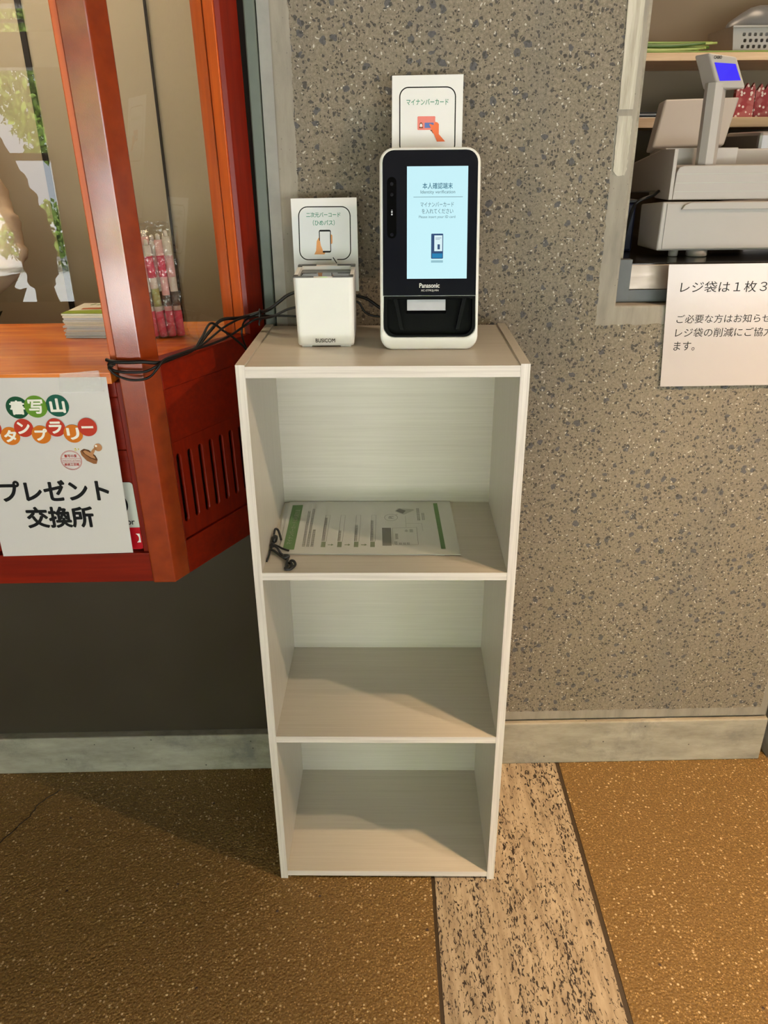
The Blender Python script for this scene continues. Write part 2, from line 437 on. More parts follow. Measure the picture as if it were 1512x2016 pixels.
# laminated sheet: paper under a wavy glossy film
def laminate(name, c, wav=9, st=.25, cw=1.0, cr=.05):
    n = NT(name); n.col(n.mix(n.noise(n.co(), 40, 2), tuple(x * .97 for x in c), c))
    n.set(Roughness=.45, Coat_Weight=cw, Coat_Roughness=cr)
    bp = n.n('Bump'); bp.inputs['Strength'].default_value = st; bp.inputs['Distance'].default_value = .004
    n.l(n.math('ADD', n.noise(n.co(), wav, 3), n.math('MULTIPLY', n.noise(n.co(), 230, 2), .10)), bp.inputs['Height']); n.l(bp.outputs[0], n.b.inputs['Coat Normal']); return n.m
m_lamin = laminate('laminated_white_paper', (.60, .57, .56), 11, .5)
m_lamin2 = laminate('laminated_notice_paper', (.42, .37, .345), 7, .30, .55, .14)
m_sheet = laminate('laminated_sheet_paper', (.62, .62, .57), 6, .1)

# ------------------------------------------------------------------ setting
FX = 60
def sb(name, mat, *boxes, bev=0.0, label=None):
    m = MB()
    for b in boxes: m.box(*b, bev=bev)
    return struct(m.build(name, mat), label)
# floor: gravel on both sides of a travertine strip, thin bronze joints between
def jl(y): return .2968 + .0185 * y       # left joint centre
def jr(y): return .6020 + .0180 * y       # right joint centre
def quadslab(name, mat, xl, xr, y0, y1, z0, z1):
    m = MB(); m.prism([(xl(y0), y0), (xr(y0), y0), (xr(y1), y1), (xl(y1), y1)], z0, z1)
    return struct(m.build(name, mat))
quadslab('floor', m_floor, lambda y: -4.0, lambda y: jl(y) - .0035, -4.3, .36, -.06, 0)
quadslab('floor', m_floor, lambda y: jr(y) + .0045, lambda y: 4.0, -4.3, .36, -.06, 0)
quadslab('trim_1', m_trav, lambda y: jl(y) + .0035, lambda y: jr(y) - .0045, -4.3, .36, -.06, .0005)
quadslab('trim_2', m_joint, lambda y: jl(y) - .0033, lambda y: jl(y) + .0033, -4.3, .36, -.06, -.0015)
quadslab('trim_3', m_joint, lambda y: jr(y) - .0043, lambda y: jr(y) + .0043, -4.3, .36, -.06, -.0015)
# concrete wall with the service hatch, chamfered left edge
m = plate([(.0445, .121), (1.075, .121), (1.075, 1.038), (.6245, 1.038), (.6245, 2.6), (.0445, 2.6)], [], .13, .004)
struct(m.build('wall_back', m_agg, shift=(0, .305, 0)))
m = MB(); m.prism([(.0455, .3065), (.0455, .435), (.025, .435), (.025, .3185)], .121, 2.6); struct(m.build('trim_4', plain('pale_bare_concrete', (.40, .385, .35), .8, .18, 40)))
sb('trim_5', m_dark, (.02, 1.07, .312, .43, .1165, .1215))
sb('baseboard_back', m_conc, (.0, 1.078, .298, .43, 0, .1172), bev=.003)
sb('baseboard_left', m_conc, (-1.8, -.001, .298, .36, 0, .1005), bev=.003)
sb('window_1', m_dglass, (-1.8, .03, .3184, .335, .099, .668))
sb('trim_6', m_green, (.006, .0235, .312, .36, .10, 2.6), bev=.002)
sb('trim_7', m_dark, (-.02, .006, .340, .36, .66, 2.6))
sb('wall_right', m_conc, (1.10, 4.0, .30, .43, 0, 1.0))
# hatch: metal channel around the counter front
sb('trim_8', m_gasket, (.6255, .6545, .336, .352, 1.0395, 1.112), (.6546, 1.6, .336, .352, 1.0395, 1.060))
sb('trim_9', m_conc, (.6245, .642, .352, .45, 1.03, 2.6))
sb('wall_left', m_tan2, (-4.1, -4.0, -4.3, 1.1, 0, 2.6)); sb('wall_front', m_tan2, (4.0, 4.1, -4.3, 1.6, 0, 2.6))
sb('ceiling', m_dceil, (-4.1, 4.1, -4.7, 2.2, 2.6, 2.7))
# booth room behind the glass
sb('wall_booth', m_tan, (-4.0, .02, 1.0, 1.06, 0, 2.6)); sb('wall_partition', m_tan, (-.018, .02, .44, 1.0, 0, 2.6))
sb('floor_booth', m_tan2, (-4.0, .02, .36, 1.0, -.06, .0))
def seam(name, x, w):
    m = MB(); m.prism([(x - w / 2, 0), (x + w / 2, 0), (x + w / 2 - .012, 2.55), (x - w / 2 - .012, 2.55)], .994, 1.002, fn=lambda a, b, h: Vector((a, h, b)))
    struct(m.build(name, m_dark))
seam('trim_10', -.2985, .0055); seam('trim_11', -.582, .013)
# shop room behind the hatch
sb('wall_shop', m_brown, (.6, 4.0, 1.26, 1.32, 0, 2.6)); sb('wall_shop', m_brown, (.625, .642, .45, 1.26, 0, 2.6)); sb('floor_shop', m_tan2, (.6, 4.0, .43, 1.26, -.06, 0))
# front of the hall: glazed side behind the viewer
sb('trim_12', m_frame, *[(x - .085, x + .085, -4.35, -4.22, 0, 2.6) for x in (-3.75, -1.74, 0.25, 2.2, 3.95)])
sb('trim_13', m_ceil, (-4, 4, -4.4, -4.2, 1.77, 1.955), (-4, 4, -4.4, -4.2, 2.10, 2.6), (-4, 4, -4.32, -4.28, 2.015, 2.03))
sb('trim_14', m_frame, (-4, 4, -4.33, -4.25, .0, .12), (-4, 4, -4.31, -4.27, 1.255, 1.30))
sb('ground_outside', m_pave, (-16, 16, -20, -4.3, -.16, -.06))
# ------------------------------------------------------------------ open shelf unit (its own slight turn against the wall)
TH = R(-1.9); RZ = Matrix.Rotation(TH, 4, 'Z')
def sh(x, y, z): return RZ @ Vector((x, y, z))
W, H, T, D = .415, 1.0175, .0135, .2844
Z1, Z2, Z3, ZT = .683, .3521, .0193, 1.0150
t = thing('open_shelf_unit', 'tall whitewashed three-tier open shelf unit standing against the concrete wall', 'shelf', (0, 0, 0), (0, 0, TH))
EB = .0006
for x0 in (0, W - T):
    p = MB().box(x0, x0 + T, EB, D, 0, H).build('side_panel', m_lamz, t)
    MB().box(x0, x0 + T, -.0002, EB, 0, H, bev=.0002).build('edge_band', m_edgez, p)
def board(name, z, y1, thick):
    p = MB().box(T, W - T, EB + .0008, y1, z - thick, z).build(name, m_lamx, t)
    MB().box(T, W - T, .0006, EB + .0008, z - thick, z, bev=.0002).build('edge_band', m_edgex, p)
board('top_board', ZT, D - .002, .0165); board('shelf', Z1, .2734, .0135); board('shelf', Z2, .2734, .0135); board('bottom_board', Z3, .2734, .0125)
MB().box(T, W - T, .2734, .2764, .0068, ZT - .0165).build('back_panel', m_lamx, t)

# ------------------------------------------------------------------ things on top of the shelf
def frame(o, ex, ey): return (Vector(o), Vector(ex).normalized(), Vector(ey).normalized())
FRONT = frame((0, 0, 0), (1, 0, 0), (0, 0, 1))           # facing -y

# face terminal, leaning back
TL = R(12.92)
t = thing('identity_terminal', 'white and black touchscreen card terminal leaning back on top of the shelf', 'terminal', sh(.2765, .098, ZT), (-TL, 0, TH))
bay = rrect(-.0670, .0195, .0690, .0785, .012)
bay = [(a, b if b < .05 else .0785) for a, b in rrect(-.0680, .0195, .0690, .0900, .016)]
m = plate(rrect(-.0735, .0, .0735, .2862, .021), [bay], .030, .0035)
def clampz(m):
    for v in m.bm.verts:
        lo = (.0006 + v.co.y * math.sin(TL)) / math.cos(TL)
        if v.co.z < lo: v.co.z = lo
    return m
clampz(m); m.build('housing', m_white, t, smooth=False)
fr = frame((0, -.0006, 0), (1, 0, 0), (0, 0, 1))
pan = [(a, max(b, .0795)) for a, b in rrect(-.0690, .040, .0692, .2820, .017)]
p = plate(pan, [], .004, .0006).build('front_glass', m_bez, t, shift=(0, -.0012, 0))
fz = frame((0, -.0013, 0), (1, 0, 0), (0, 0, 1))
scr = MB().flat([(-.0335, .1035), (.0552, .1035), (.0550, .2597), (-.0335, .2597)], fz, .0001).build('screen', emis('lit_pale_blue_screen', (.60, .93, 1.0), 1.05), t)
m_sb = emis('screen_blue_text', (.02, .25, .42), .55); m_sg = emis('screen_grey_text', (.20, .36, .42), .55)
m_ib = emis('screen_icon_blue', (.04, .12, .32), .6); m_ic = emis('screen_icon_cyan', (.01, .28, .62), .8); m_iw = emis('screen_icon_white', (.75, .95, 1), 1.0)
L1 = .0003
MB().text('本人確認端末', (-.0108, .2288, .0330, .2372), fz, L1, .008).build('blue_lettering', m_sb, scr)
m = MB(); m.text('Identity verification', (-.0137, .2212, .0366, .2270), fz, L1); m.stroke([(-.024, .2178), (.0477, .2178)], .0006, fz, L1)
m.text('マイナンバーカード', (-.0138, .2042, .0348, .2108), fz, L1, .004); m.text('を入れてください', (-.0118, .1948, .0340, .2016), fz, L1, .004)
m.text('Please insert your ID card', (-.0160, .1876, .0372, .1922), fz, L1); m.build('grey_lettering', m_sg, scr)
m = MB(); m.flat(rrect(.0022, .1318, .0198, .1670, .0012), fz, L1); i = m.build('terminal_icon', m_ib, scr)
MB().flat([(.0068, .1424), (.0186, .1424), (.0186, .1645), (.0068, .1645)], fz, L1 * 2).build('icon_screen', m_iw, i)
m = MB(); m.flat([(.0036, .1330), (.0188, .1330), (.0188, .1392), (.0036, .1392)], fz, L1 * 2); m.build('icon_card_bay', m_ic, i)
m = MB(); m.flat(rrect(.0115, .1448, .0150, .1520, .0006), fz, L1 * 3); m.stroke([(.0085, .1610), (.0170, .1610)], .0005, fz, L1 * 3); m.stroke([(.0085, .1590), (.0150, .1590)], .0005, fz, L1 * 3); m.disc((.0043, .1585), .0009, fz, L1 * 3); m.build('icon_marks', m_ib, i)
MB().flat([(.0022, .1262), (.0198, .1262), (.0198, .1296), (.0022, .1296)], fz, L1).build('icon_shadow', emis('screen_icon_shadow', (.40, .72, .82), .8), scr)
m = MB(); m.flat(rrect(-.0625, .1608, -.0489, .2455, .0067, 8), fz, .0002); cb = m.build('camera_bar', m_lens, t)
for z in (.2360, .2215, .1660):
    m = MB(); m.lathe([(.0026, -.0002), (.0026, -.0006), (.0020, -.0008)], (-.0556, -.0013, z), 16, 'Y'); m.build('lens', m_bez, cb)
m = MB(); m.flat(rrect(-.0566, .1965, -.0545, .1988, .0004), fz, .0005); m.flat(rrect(-.0566, .1930, -.0545, .1953, .0004), fz, .0005); m.stroke([(-.0566, .2001), (-.0545, .2001)], .0004, fz, .0005); m.build('indicator', emis('small_white_indicator', (.9, .9, .85), .8), cb)
m = MB(); m.text('Panasonic', (-.0148, .0906, .0150, .0970), fz, .0003, .022); m.text('XC-STFR2J-MN', (-.0125, .0846, .0136, .0880), fz, .0003); m.build('white_lettering', m_wh, t)
# card bay: recessed black tray with slot
m = plate([(a * .998, .0195 + (b - .0195) * .998) for a, b in bay], [[(a * .93 + .0005, .022 + (b - .0195) * .90) for a, b in bay]], .022, 0)
m.build('card_bay', m_bay, t, shift=(0, -.0004, 0))
MB().box(-.066, .066, .0205, .0225, .019, .0790).build('bay_floor', m_bay, t)
m = MB(); m.hexa([(-.034, .0045, .0570), (.026, .0045, .0570), (.026, .0065, .0790), (-.034, .0065, .0790), (-.034, .0205, .0540), (.026, .0205, .0540), (.026, .0205, .0790), (-.034, .0205, .0790)])
cs = m.build('card_slot', m_bay, t)
sf = frame((0, .0044, .0570), (1, 0, 0), (0, .002, .022))
MB().flat([(-.0330, .0010), (.0246, .0010), (.0246, .0170), (-.0330, .0170)], sf, .0003).build('slot_label', m_slot, cs)
for s_ in (-1, 1):
    m = MB(); x = .0395 * s_ + .001; m.hexa([(x, .006, .03), (x + .005 * s_, .006, .03), (x + .016 * s_, .004, .078), (x + .010 * s_, .004, .078), (x, .0205, .03), (x + .005 * s_, .0205, .03), (x + .016 * s_, .0205, .078), (x + .010 * s_, .0205, .078)])
    m.build('card_guide', m_bay, t)
m = MB(); m.hexa([(-.045, .029, .013), (.045, .029, .013), (.045, .029, .20), (-.045, .029, .20), (-.045, .085, .0215), (.045, .085, .0215), (.045, .040, .20), (-.045, .040, .20)]); m.build('rear_stand', m_white, t)

# barcode scanner
t = thing('barcode_scanner', 'white upright box scanner on the shelf top left of the touchscreen terminal', 'scanner', sh(.1190, .117, ZT), (-R(-4.5), 0, TH))
m = MB()
prof = [(.0022, .0425, .003), (.0055, .0435, .0012), (.1055, .0448, .0)]
outer = [(z, rrect(-gx, i_, gx, .082 - i_, .007, 5)) for z, gx, i_ in prof]
rings = [[m.bm.verts.new((a, b, z + (b * .015))) for a, b in P] for z, P in outer]
inn = rrect(-.0390, .0085, .0390, .0745, .004, 5)
rings.append([m.bm.verts.new((a, b, .1055 + b * .015)) for a, b in inn])
rings.append([m.bm.verts.new((a * .97, .041 + (b - .041) * .97, .096 + b * .015)) for a, b in inn])
for u, v in zip(rings, rings[1:]):
    for k in range(len(u)): m.bm.faces.new((u[k], u[(k + 1) % len(u)], v[(k + 1) % len(u)], v[k]))
m.bm.faces.new(rings[0][::-1]); m.bm.faces.new(rings[-1]); m.build('housing', m_white, t)
m = MB(); m.flat([(a * .985, .041 + (b - .041) * .985) for a, b in inn], frame((0, 0, .1005), (1, 0, 0), (0, 1, .015)), 0)
m.build('scan_window', plain('dark_scan_glass', (.05, .05, .055), .04, .1), t)
TF = frame((0, 0, .1057), (1, 0, 0), (0, 1, .015))
for sx in (-1, 1):
    for yy, lx in ((.0035, .0305), (.0775, .028)):
        m = MB(); fy = 1 if yy < .04 else -1
        pts = [(sx * .0445, yy + fy * .0085), (sx * .0445, yy - fy * .0025), (sx * .0435, yy - fy * .0033), (sx * (.0445 - lx), yy - fy * .0033), (sx * (.0445 - lx), yy + fy * .0006), (sx * .0385, yy + fy * .0012), (sx * .0375, yy + fy * .0085)]
        m.prism(pts, .0, .0016, fn=lambda a, b, h: Vector((a, b, .1057 + b * .015 + h))); m.build('corner_pad', m_grey, t)
m = MB(); m.flat(rrect(-.0045, .0010, .0065, .0032, .0008), TF, .0003); m.build('status_light', emis('status_light_green', (.55, .95, .25), .9), t)
for sx in (-1, 1):
    m = MB(); m.box(sx * .030 - .008, sx * .030 + .008, .006, .026, -.001, .0035, bev=.001); m.build('foot', m_white, t)
MB().text('BUSICOM', (-.0155, .0083, .0142, .0142), frame((0, .0006, 0), (1, 0, 0), (0, -.01, 1)), .0012, .010).build('black_lettering', m_ik, t)

# the two tented cards behind the devices
def sign_card(name, label, o, tilt, w0, w1, h, x0b, x1b, back):
    t = thing(name, label, 'sign card', sh(*o), (-tilt, 0, TH), 'small white pictogram cards behind the devices')
    m = MB()
    F_ = [(x0b, 0, back), (x1b, 0, back), (w1, 0, h), (w0, 0, h)]
    A = [m.bm.verts.new(p) for p in ((x0b, 0, back), (x1b, 0, back), (w1, 0, h + .001), (w0, 0, h))]
    B = [m.bm.verts.new((v.co.x, .0009, v.co.z)) for v in A]
    m.bm.faces.new(A); m.bm.faces.new(B[::-1])
    for k in range(4): m.bm.faces.new((A[k], B[k], B[(k + 1) % 4], A[(k + 1) % 4]))
    m.build('card', m_card, t)
    return t, frame((0, 0, 0), (1, 0, 0), (0, 0, 1))
m_peach = ink('peach_ink', (.72, .33, .13)); m_salmon = ink('salmon_ink', (.70, .22, .19)); m_or = ink('orange_skin_ink', (.72, .17, .07)); m_blu = ink('blue_ink', (.11, .17, .40)); m_brn = ink('brown_ink', (.18, .06, .02))
t, f = sign_card('sign_card', 'white card with phone and hand pictogram standing behind the box scanner', (.1135, .235, 1.080), R(11.3), -.0554, .0504, .1439, -.0519, .0526, .0008)
m = MB(); P = rrect(-.0432, .0503, .0396, .1312, .014, 8)
m.stroke(P, .0016, f, .0002, True); o_ = m.build('frame_line', m_ik, t)
m = MB(); m.flat([(.0085, .0488), (.0176, .0488), (.0176, .0520), (.0085, .0520)], f, .0004); m.build('speech_gap', m_card, o_)
m = MB(); m.stroke([(.0108, .0537), (.0168, .0446)], .0014, f, .0006); m.build('speech_tick', m_ik, o_)
m = MB(); m.text('二次元バーコード', (-.0309, .1153, .0239, .1228), f, .0002, .012); m.text('（ひめパス）', (-.0205, .1028, .0145, .1112), f, .0002, .012); m.build('green_lettering', m_ig, t)
m = MB(); m.flat([(-.0195, .0585), (-.0165, .0640), (-.0150, .0790), (-.0118, .0845), (-.0095, .0800), (-.0085, .0720), (-.0055, .0660), (-.0050, .0620), (-.0015, .0610), (-.0030, .0585)], f, .0002)
m.flat(rrect(.0062, .0745, .0104, .0890, .002), f, .0002); h_ = m.build('hand_picture', m_peach, t)
m = MB(); m.flat(rrect(-.0112, .0612, .0080, .0962, .0026), f, .0004); p_ = m.build('phone_picture', m_ik, t)
MB().flat([(-.0098, .0638), (.0067, .0638), (.0067, .0935), (-.0098, .0935)], f, .0006).build('phone_screen', m_card, p_)
m = MB(); m.flat([(-.0112, .0610), (-.0112, .0800), (-.0095, .0790), (-.0085, .0720), (-.0058, .0660), (-.0052, .0610)], f, .0008); m.build('thumb_picture', m_peach, t)
t, f = sign_card('sign_card', 'white card with hand holding a pink identity card standing behind the touchscreen terminal', (.2735, .232, 1.2150), R(11.3), -.0520, .0557, .1805, -.0535, .0540, -.03)
o8 = .082   # the printed features start this far above the card's hidden lower edge
m = MB(); m.stroke([(a, b + o8) for a, b in rrect(-.0405, -.012, .0440, .0822, .0135, 8)], .0017, f, .0002, True); m.build('frame_line', m_ik, t)
MB().text('マイナンバーカード', (-.0303, .0576 + o8, .0334, .0660 + o8), f, .0002, .010).build('green_lettering', m_ig, t)
m = MB(); m.flat([(.0062, .0215 + o8), (.0082, .0205 + o8), (.0100, .0178 + o8), (.0120, .0180 + o8), (.0138, .0175 + o8), (.0150, .0240 + o8), (.0062, .0240 + o8)], f, .0002); m.build('finger_picture', m_brn, t)
m = MB(); m.flat(rrect(-.0135, .0226 + o8, .0137, .0418 + o8, .0015), f, .0004); c_ = m.build('card_picture', m_salmon, t)
MB().flat([(-.0025, .0255 + o8), (.0112, .0255 + o8), (.0112, .0328 + o8), (-.0025, .0328 + o8)], f, .0006).build('card_field', m_blu, c_)
m = MB(); m.disc((-.0080, .0300 + o8), .0024, f, .0006, ry=.0032); m.flat([(-.0112, .0250 + o8), (-.0048, .0250 + o8), (-.0052, .0268 + o8), (-.0108, .0268 + o8)], f, .0006); m.build('portrait_hair', m_brn, c_)
MB().disc((-.0080, .0290 + o8), .0017, f, .0008, ry=.0024).build('portrait_face', m_card, c_)
m = MB(); m.flat([(.0100, .0190 + o8), (.0070, .0258 + o8), (.0045, .0300 + o8), (.0055, .0312 + o8), (.0115, .0290 + o8), (.0135, .0338 + o8), (.0170, .0330 + o8), (.0192, .0305 + o8), (.0192, .0165 + o8), (.0290, .0060 + o8), (.0165, .0058 + o8), (.0125, .0150 + o8)], f, .0010); m.build('hand_picture', m_or, t)

# ------------------------------------------------------------------ laminated sheets tied with a black cord on the upper shelf
t = thing('laminated_sheets', 'laminated instruction sheets tied with black cord lying on the upper shelf board', 'papers', sh(0, 0, Z1), (0, 0, TH))
def sheet_mesh(P, z, mat, nx=14, ny=8, wave=.0012, ph=0.0, name='sheet'):
    m = MB(); g = []
    for j in range(ny + 1):
        row = []
        for i in range(nx + 1):
            u, v = i / nx, j / ny
            a = Vector(P[0]).lerp(Vector(P[1]), u); b = Vector(P[3]).lerp(Vector(P[2]), u); c = a.lerp(b, v)
            zz = z + wave * (.5 + .5 * math.sin(5 * u + 2 * v + ph)) * (u * (1 - u) * 4) * .3
            row.append(m.bm.verts.new((c.x, c.y, zz)))
        g.append(row)
    for j in range(ny):
        for i in range(nx): m.bm.faces.new((g[j][i], g[j][i + 1], g[j + 1][i + 1], g[j + 1][i]))
    ex = bmesh.ops.extrude_face_region(m.bm, geom=list(m.bm.faces))
    for v in ex['geom']:
        if isinstance(v, bmesh.types.BMVert): v.co.z -= .0006
    return m.build(name, mat, t)
sheet_mesh([(.0240, .0610), (.3060, .0580), (.3060, .2690), (.0170, .2680)], .0012, m_sheet, name='lower_sheet')
s1 = sheet_mesh([(.0320, .0605), (.3325, .0563), (.3275, .2715), (.0240, .2705)], .0032, m_sheet, ph=1, wave=0.0, name='upper_sheet')
f = frame((0, 0, .0032), (1, 0, 0), (0, 1, 0)); Lf = .0003
m_pg = ink('sage_green_print', (.15, .27, .11)); m_pl = ink('pale_print', (.36, .42, .30)); m_sq = ink('grey_green_print', (.25, .30, .20))
m = MB(); m.flat([(.0365, .0735), (.0557, .0735), (.0512, .2540), (.0318, .2530)], f, Lf); gb = m.build('green_band', m_pg, s1)
def slant(y): return -.0046 * (y - .0735) / .18
MB().text('マイナンバーカードの利用方法', (.0395, .092, .0490, .232), f, Lf * 2, .01, turn=True).build('white_lettering', m_pl, gb)
MB().flat([(.3015, .0759), (.3089, .0759), (.3033, .2615), (.2956, .2606)], f, Lf).build('green_band', m_pg, s1)
def scribble(x, y0, y1, w):
    y = y0; m = MB()
    while y < y1 - .003:
        k = random.uniform(.0030, .0042)
        m.stroke([(x - w / 2 + slant(y), y), (x - w / 2 + slant(y), y + k * .7)], .0009, f, Lf); m.stroke([(x + slant(y), y + k * .1), (x + w * .4 + slant(y), y + k * .5)], .0009, f, Lf); m.stroke([(x - w * .3 + slant(y), y + k * .35), (x + w * .45 + slant(y), y + k * .35)], .0009, f, Lf)
        y += k
    m.build('grey_small_print', m_dgry, s1)
for x, y0, y1 in ((.0705, .085, .228), (.0780, .085, .238), (.0850, .085, .152)): scribble(x, y0, y1, .0042)
for x, y1 in ((.1032, .200), (.1300, .148), (.1585, .172), (.1862, .190)): scribble(x, .106, y1, .0042)
scribble(.2705, .186, .240, .0048); scribble(.2790, .188, .220, .0048)
for x, y0, y1 in ((.2270, .092, .105), (.2345, .092, .100), (.2415, .092, .102), (.2480, .092, .102), (.2290, .112, .135)): scribble(x, y0, y1, .0042)
m = MB()
for x in (.1030, .1306, .1588, .1865): m.flat([(x - .0038, .0826), (x + .0038, .0826), (x + .0034, .1018), (x - .0040, .1018)], f, Lf)
for x in (.1155, .1440, .1720): m.flat([(x - .005, .0898), (x + .001, .0898), (x + .001, .0868), (x + .005, .0910), (x + .001, .0952), (x + .001, .0922), (x - .005, .0922)], f, Lf)
m.build('step_marks', m_sq, s1)
m = MB()
for x in (.1030, .1306, .1588, .1865): m.stroke([(x - .004, .1035), (x + .004, .1035), (x + .0030, .2088), (x - .0050, .2088)], .0005, f, Lf, True)
m.stroke([(.221, .0894), (.2637, .0920), (.2621, .1581), (.2197, .1550)], .0006, f, Lf, True)
m.stroke([(.2168 + .0118 * math.cos(a * .2618), .1985 + .0140 * math.sin(a * .2618)) for a in range(24)], .0007, f, Lf, True); m.stroke([(.2255, .207), (.2290, .2125), (.2235, .2090)], .0006, f, Lf)
m.stroke([(.2439, .1588), (.2436, .1738), (.2717, .1738), (.2729, .1430)], .0004, f, Lf); m.stroke([(.2436, .1738), (.2427, .2050)], .0004, f, Lf); m.build('outline_print', m_gry, s1)
MB().text('PI', (.2125, .1945, .2215, .2035), f, Lf, turn=True).build('bubble_lettering', m_gry, s1)
MB().flat([(.2032, .0876), (.2188, .0876), (.2171, .1559), (.2012, .1559)], f, Lf).build('dark_block', m_gry, s1)
m = MB(); m.flat([(.2235, .2255), (.2398, .2110), (.2430, .2125), (.259, .2296), (.2580, .2340), (.2290, .2385)], f, Lf); dv = m.build('device_picture', m_lgr, s1)
MB().flat([(.2255, .2262), (.2385, .2145), (.2440, .2270), (.2320, .2370)], f, Lf * 2).build('device_window', m_gry, dv)
m = MB(); m.flat([(.2405, .143), (.2440, .150), (.2475, .143), (.2440, .139)], f, Lf); m.flat([(.2500, .138), (.2560, .138), (.2555, .150), (.2495, .150)], f, Lf); m.build('small_pictures', m_lgr, s1)
m = MB(); c_ = .0020
m.tube([(.0300, .1050, .006), (.0255, .118, .012), (.0220, .124, .016), (.0185, .121, .018), (.0178, .110, .014), (.0180, .098, .009)], c_)
m.tube([(.0178, .110, .008), (.0172, .092, .012), (.0175, .080, .010), (.0185, .070, .006), (.0240, .0640, .006), (.0380, .0505, .0030), (.0480, .0400, .0035)], c_)
m.tube([(.0190, .078, .010), (.0280, .070, .009), (.0350, .058, .006), (.0450, .045, .004)], c_)
m.tube([(.0170, .066, .007), (.0168, .052, .0035), (.0158, .0350, .0022)], c_ * .8)
m.tube([(.0180, .082, .010), (.0290, .077, .008), (.0358, .0745, .0055), (.0479, .0668, .0052)], c_ * .8)
m.blob((.0205, .098, .012), .0056, 2, (.9, 2.0, 1.1), .15); m.blob((.0192, .080, .009), .0044, 2, (1, 1.3, 1), .15)
m.blob((.0465, .0430, .0060), .0052, 2, (1.25, 1.1, .9), .15)
m.tube([(.0500, .0380, .005), (.0495, .0250, .004), (.0500, .0150, .003), (.0550, .0075, .0025), (.0600, .0110, .003), (.0640, .0200, .004), (.0610, .0300, .005), (.0560, .0320, .005), (.0535, .0250, .004)], c_ * 1.1)
m.tube([(.0560, .0290, .003), (.0590, .0200, .003), (.0570, .0110, .003), (.0520, .0070, .003), (.0490, .0110, .003), (.0520, .0180, .0035)], c_ * 1.1)
m.build('black_cord', m_black, t)
# ------------------------------------------------------------------ red ticket booth bay (front face, post, oblique side at 60 degrees)
A60 = R(60); DR = Vector((math.cos(A60), math.sin(A60), 0)); NN = Vector((math.sin(A60), -math.cos(A60), 0))
K = Vector((-.1408, .0532, 0)); B0 = Vector((-.14, .05, .639))
def lean(p):
    """shifts the booth left with height, standing in for lens distortion"""
    return Vector((p[0] - .0145 * (p[2] - .671), p[1], p[2]))
def so(s, off, z): return K + DR * s + NN * off + Vector((0, 0, z))
booth = thing('ticket_booth', 'vermilion wooden ticket booth bay with glass panes projecting left of the shelf unit', 'booth', B0)
def bprism(name, mat, poly, z0, z1, parent=None, bev=.0015):
    m = MB(); m.prism(poly, z0, z1, bev=bev)
    for v in m.bm.verts: v.co = lean(v.co) - B0
    return m.build(name, mat, parent or booth)
def so2(s, off): p = so(s, off, 0); return (p.x, p.y)
def sprism(name, mat, s0, s1, o0, o1, z0, z1, parent=None, bev=.0012):
    return bprism(name, mat, [so2(s0, o0), so2(s1, o0), so2(s1, o1), so2(s0, o1)], z0, z1, parent, bev)
bi = so(.0365, -.05, 0)
bprism('corner_post', m_post, [(-.1778, .0532), (K.x, K.y), so2(.0365, 0), (bi.x, bi.y), (-.1778, .1035)], .638, 2.6, bev=.002)
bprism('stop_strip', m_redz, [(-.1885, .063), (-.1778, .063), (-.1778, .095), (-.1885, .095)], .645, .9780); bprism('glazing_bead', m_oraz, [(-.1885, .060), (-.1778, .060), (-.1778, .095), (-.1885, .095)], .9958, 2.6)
XL = -.95
bprism('top_rail', m_redx, [(XL, .064), (-.1885, .064), (-.1885, .085), (XL, .085)], .9545, .9790)
bprism('front_board', m_redx, [(XL, .0665), (-.1885, .0665), (-.1885, .085), (XL, .085)], .8690, .9535)
bprism('front_board', m_redx, [(XL, .0680), (-.1885, .0680), (-.1885, .085), (XL, .085)], .6940, .8680)
bprism('bottom_rail', m_redx, [(XL, .056), (-.1778, .056), (-.1778, .090), (XL, .090)], .639, .6925)
ct = [(XL, .0515), (-.1885, .0515), (-.1885, .0955), (-.168, .105), so2(.0365, -.047), so2(.0380, -.0290), so2(.2950, -.0290), (-.025, .335), (-.025, .432), (XL, .432)]
bprism('countertop', m_orax, ct, .9785, .9953, bev=.0010)
sprism('side_rail', m_redx, .0355, .2990, 0, -.0285, .9590, 1.0035)
sprism('side_board', m_redx, .0355, .2990, -.0035, -.0200, .8708, .9582)
sprism('side_bottom_rail', m_redx, .0355, .2990, -.0005, -.0285, .6385, .6995)
sprism('side_stile', m_redz, .0350, .0395, -.0012, -.024, .6995, .9590)
holes = []
for i in range(9):
    s0 = .0517 + .0263 * i
    holes.append(rrect(s0 - .0055, .7285, s0 + .0055, .8495, .0054, 5))
m = plate([(.0390, .7003), (.2985, .7003), (.2985, .8700), (.0390, .8700)], holes, .008, 0)
MS = Matrix(((DR.x, -NN.x, 0, K.x), (DR.y, -NN.y, 0, K.y), (0, 0, 1, 0), (0, 0, 0, 1)))
for v in m.bm.verts: v.co = lean(MS @ Vector((v.co.x, v.co.y + .0050, v.co.z))) - B0
m.build('vent_panel', m_redz, booth)
sprism('vent_backing', m_dark, .039, .2985, -.0320, -.0350, .70, .87)
bprism('base_board', m_dark, [(XL, .085), (-.1785, .085), so2(.04, -.03), so2(.2950, -.03), (-.03, .3165), (XL, .3165)], .645, .652)
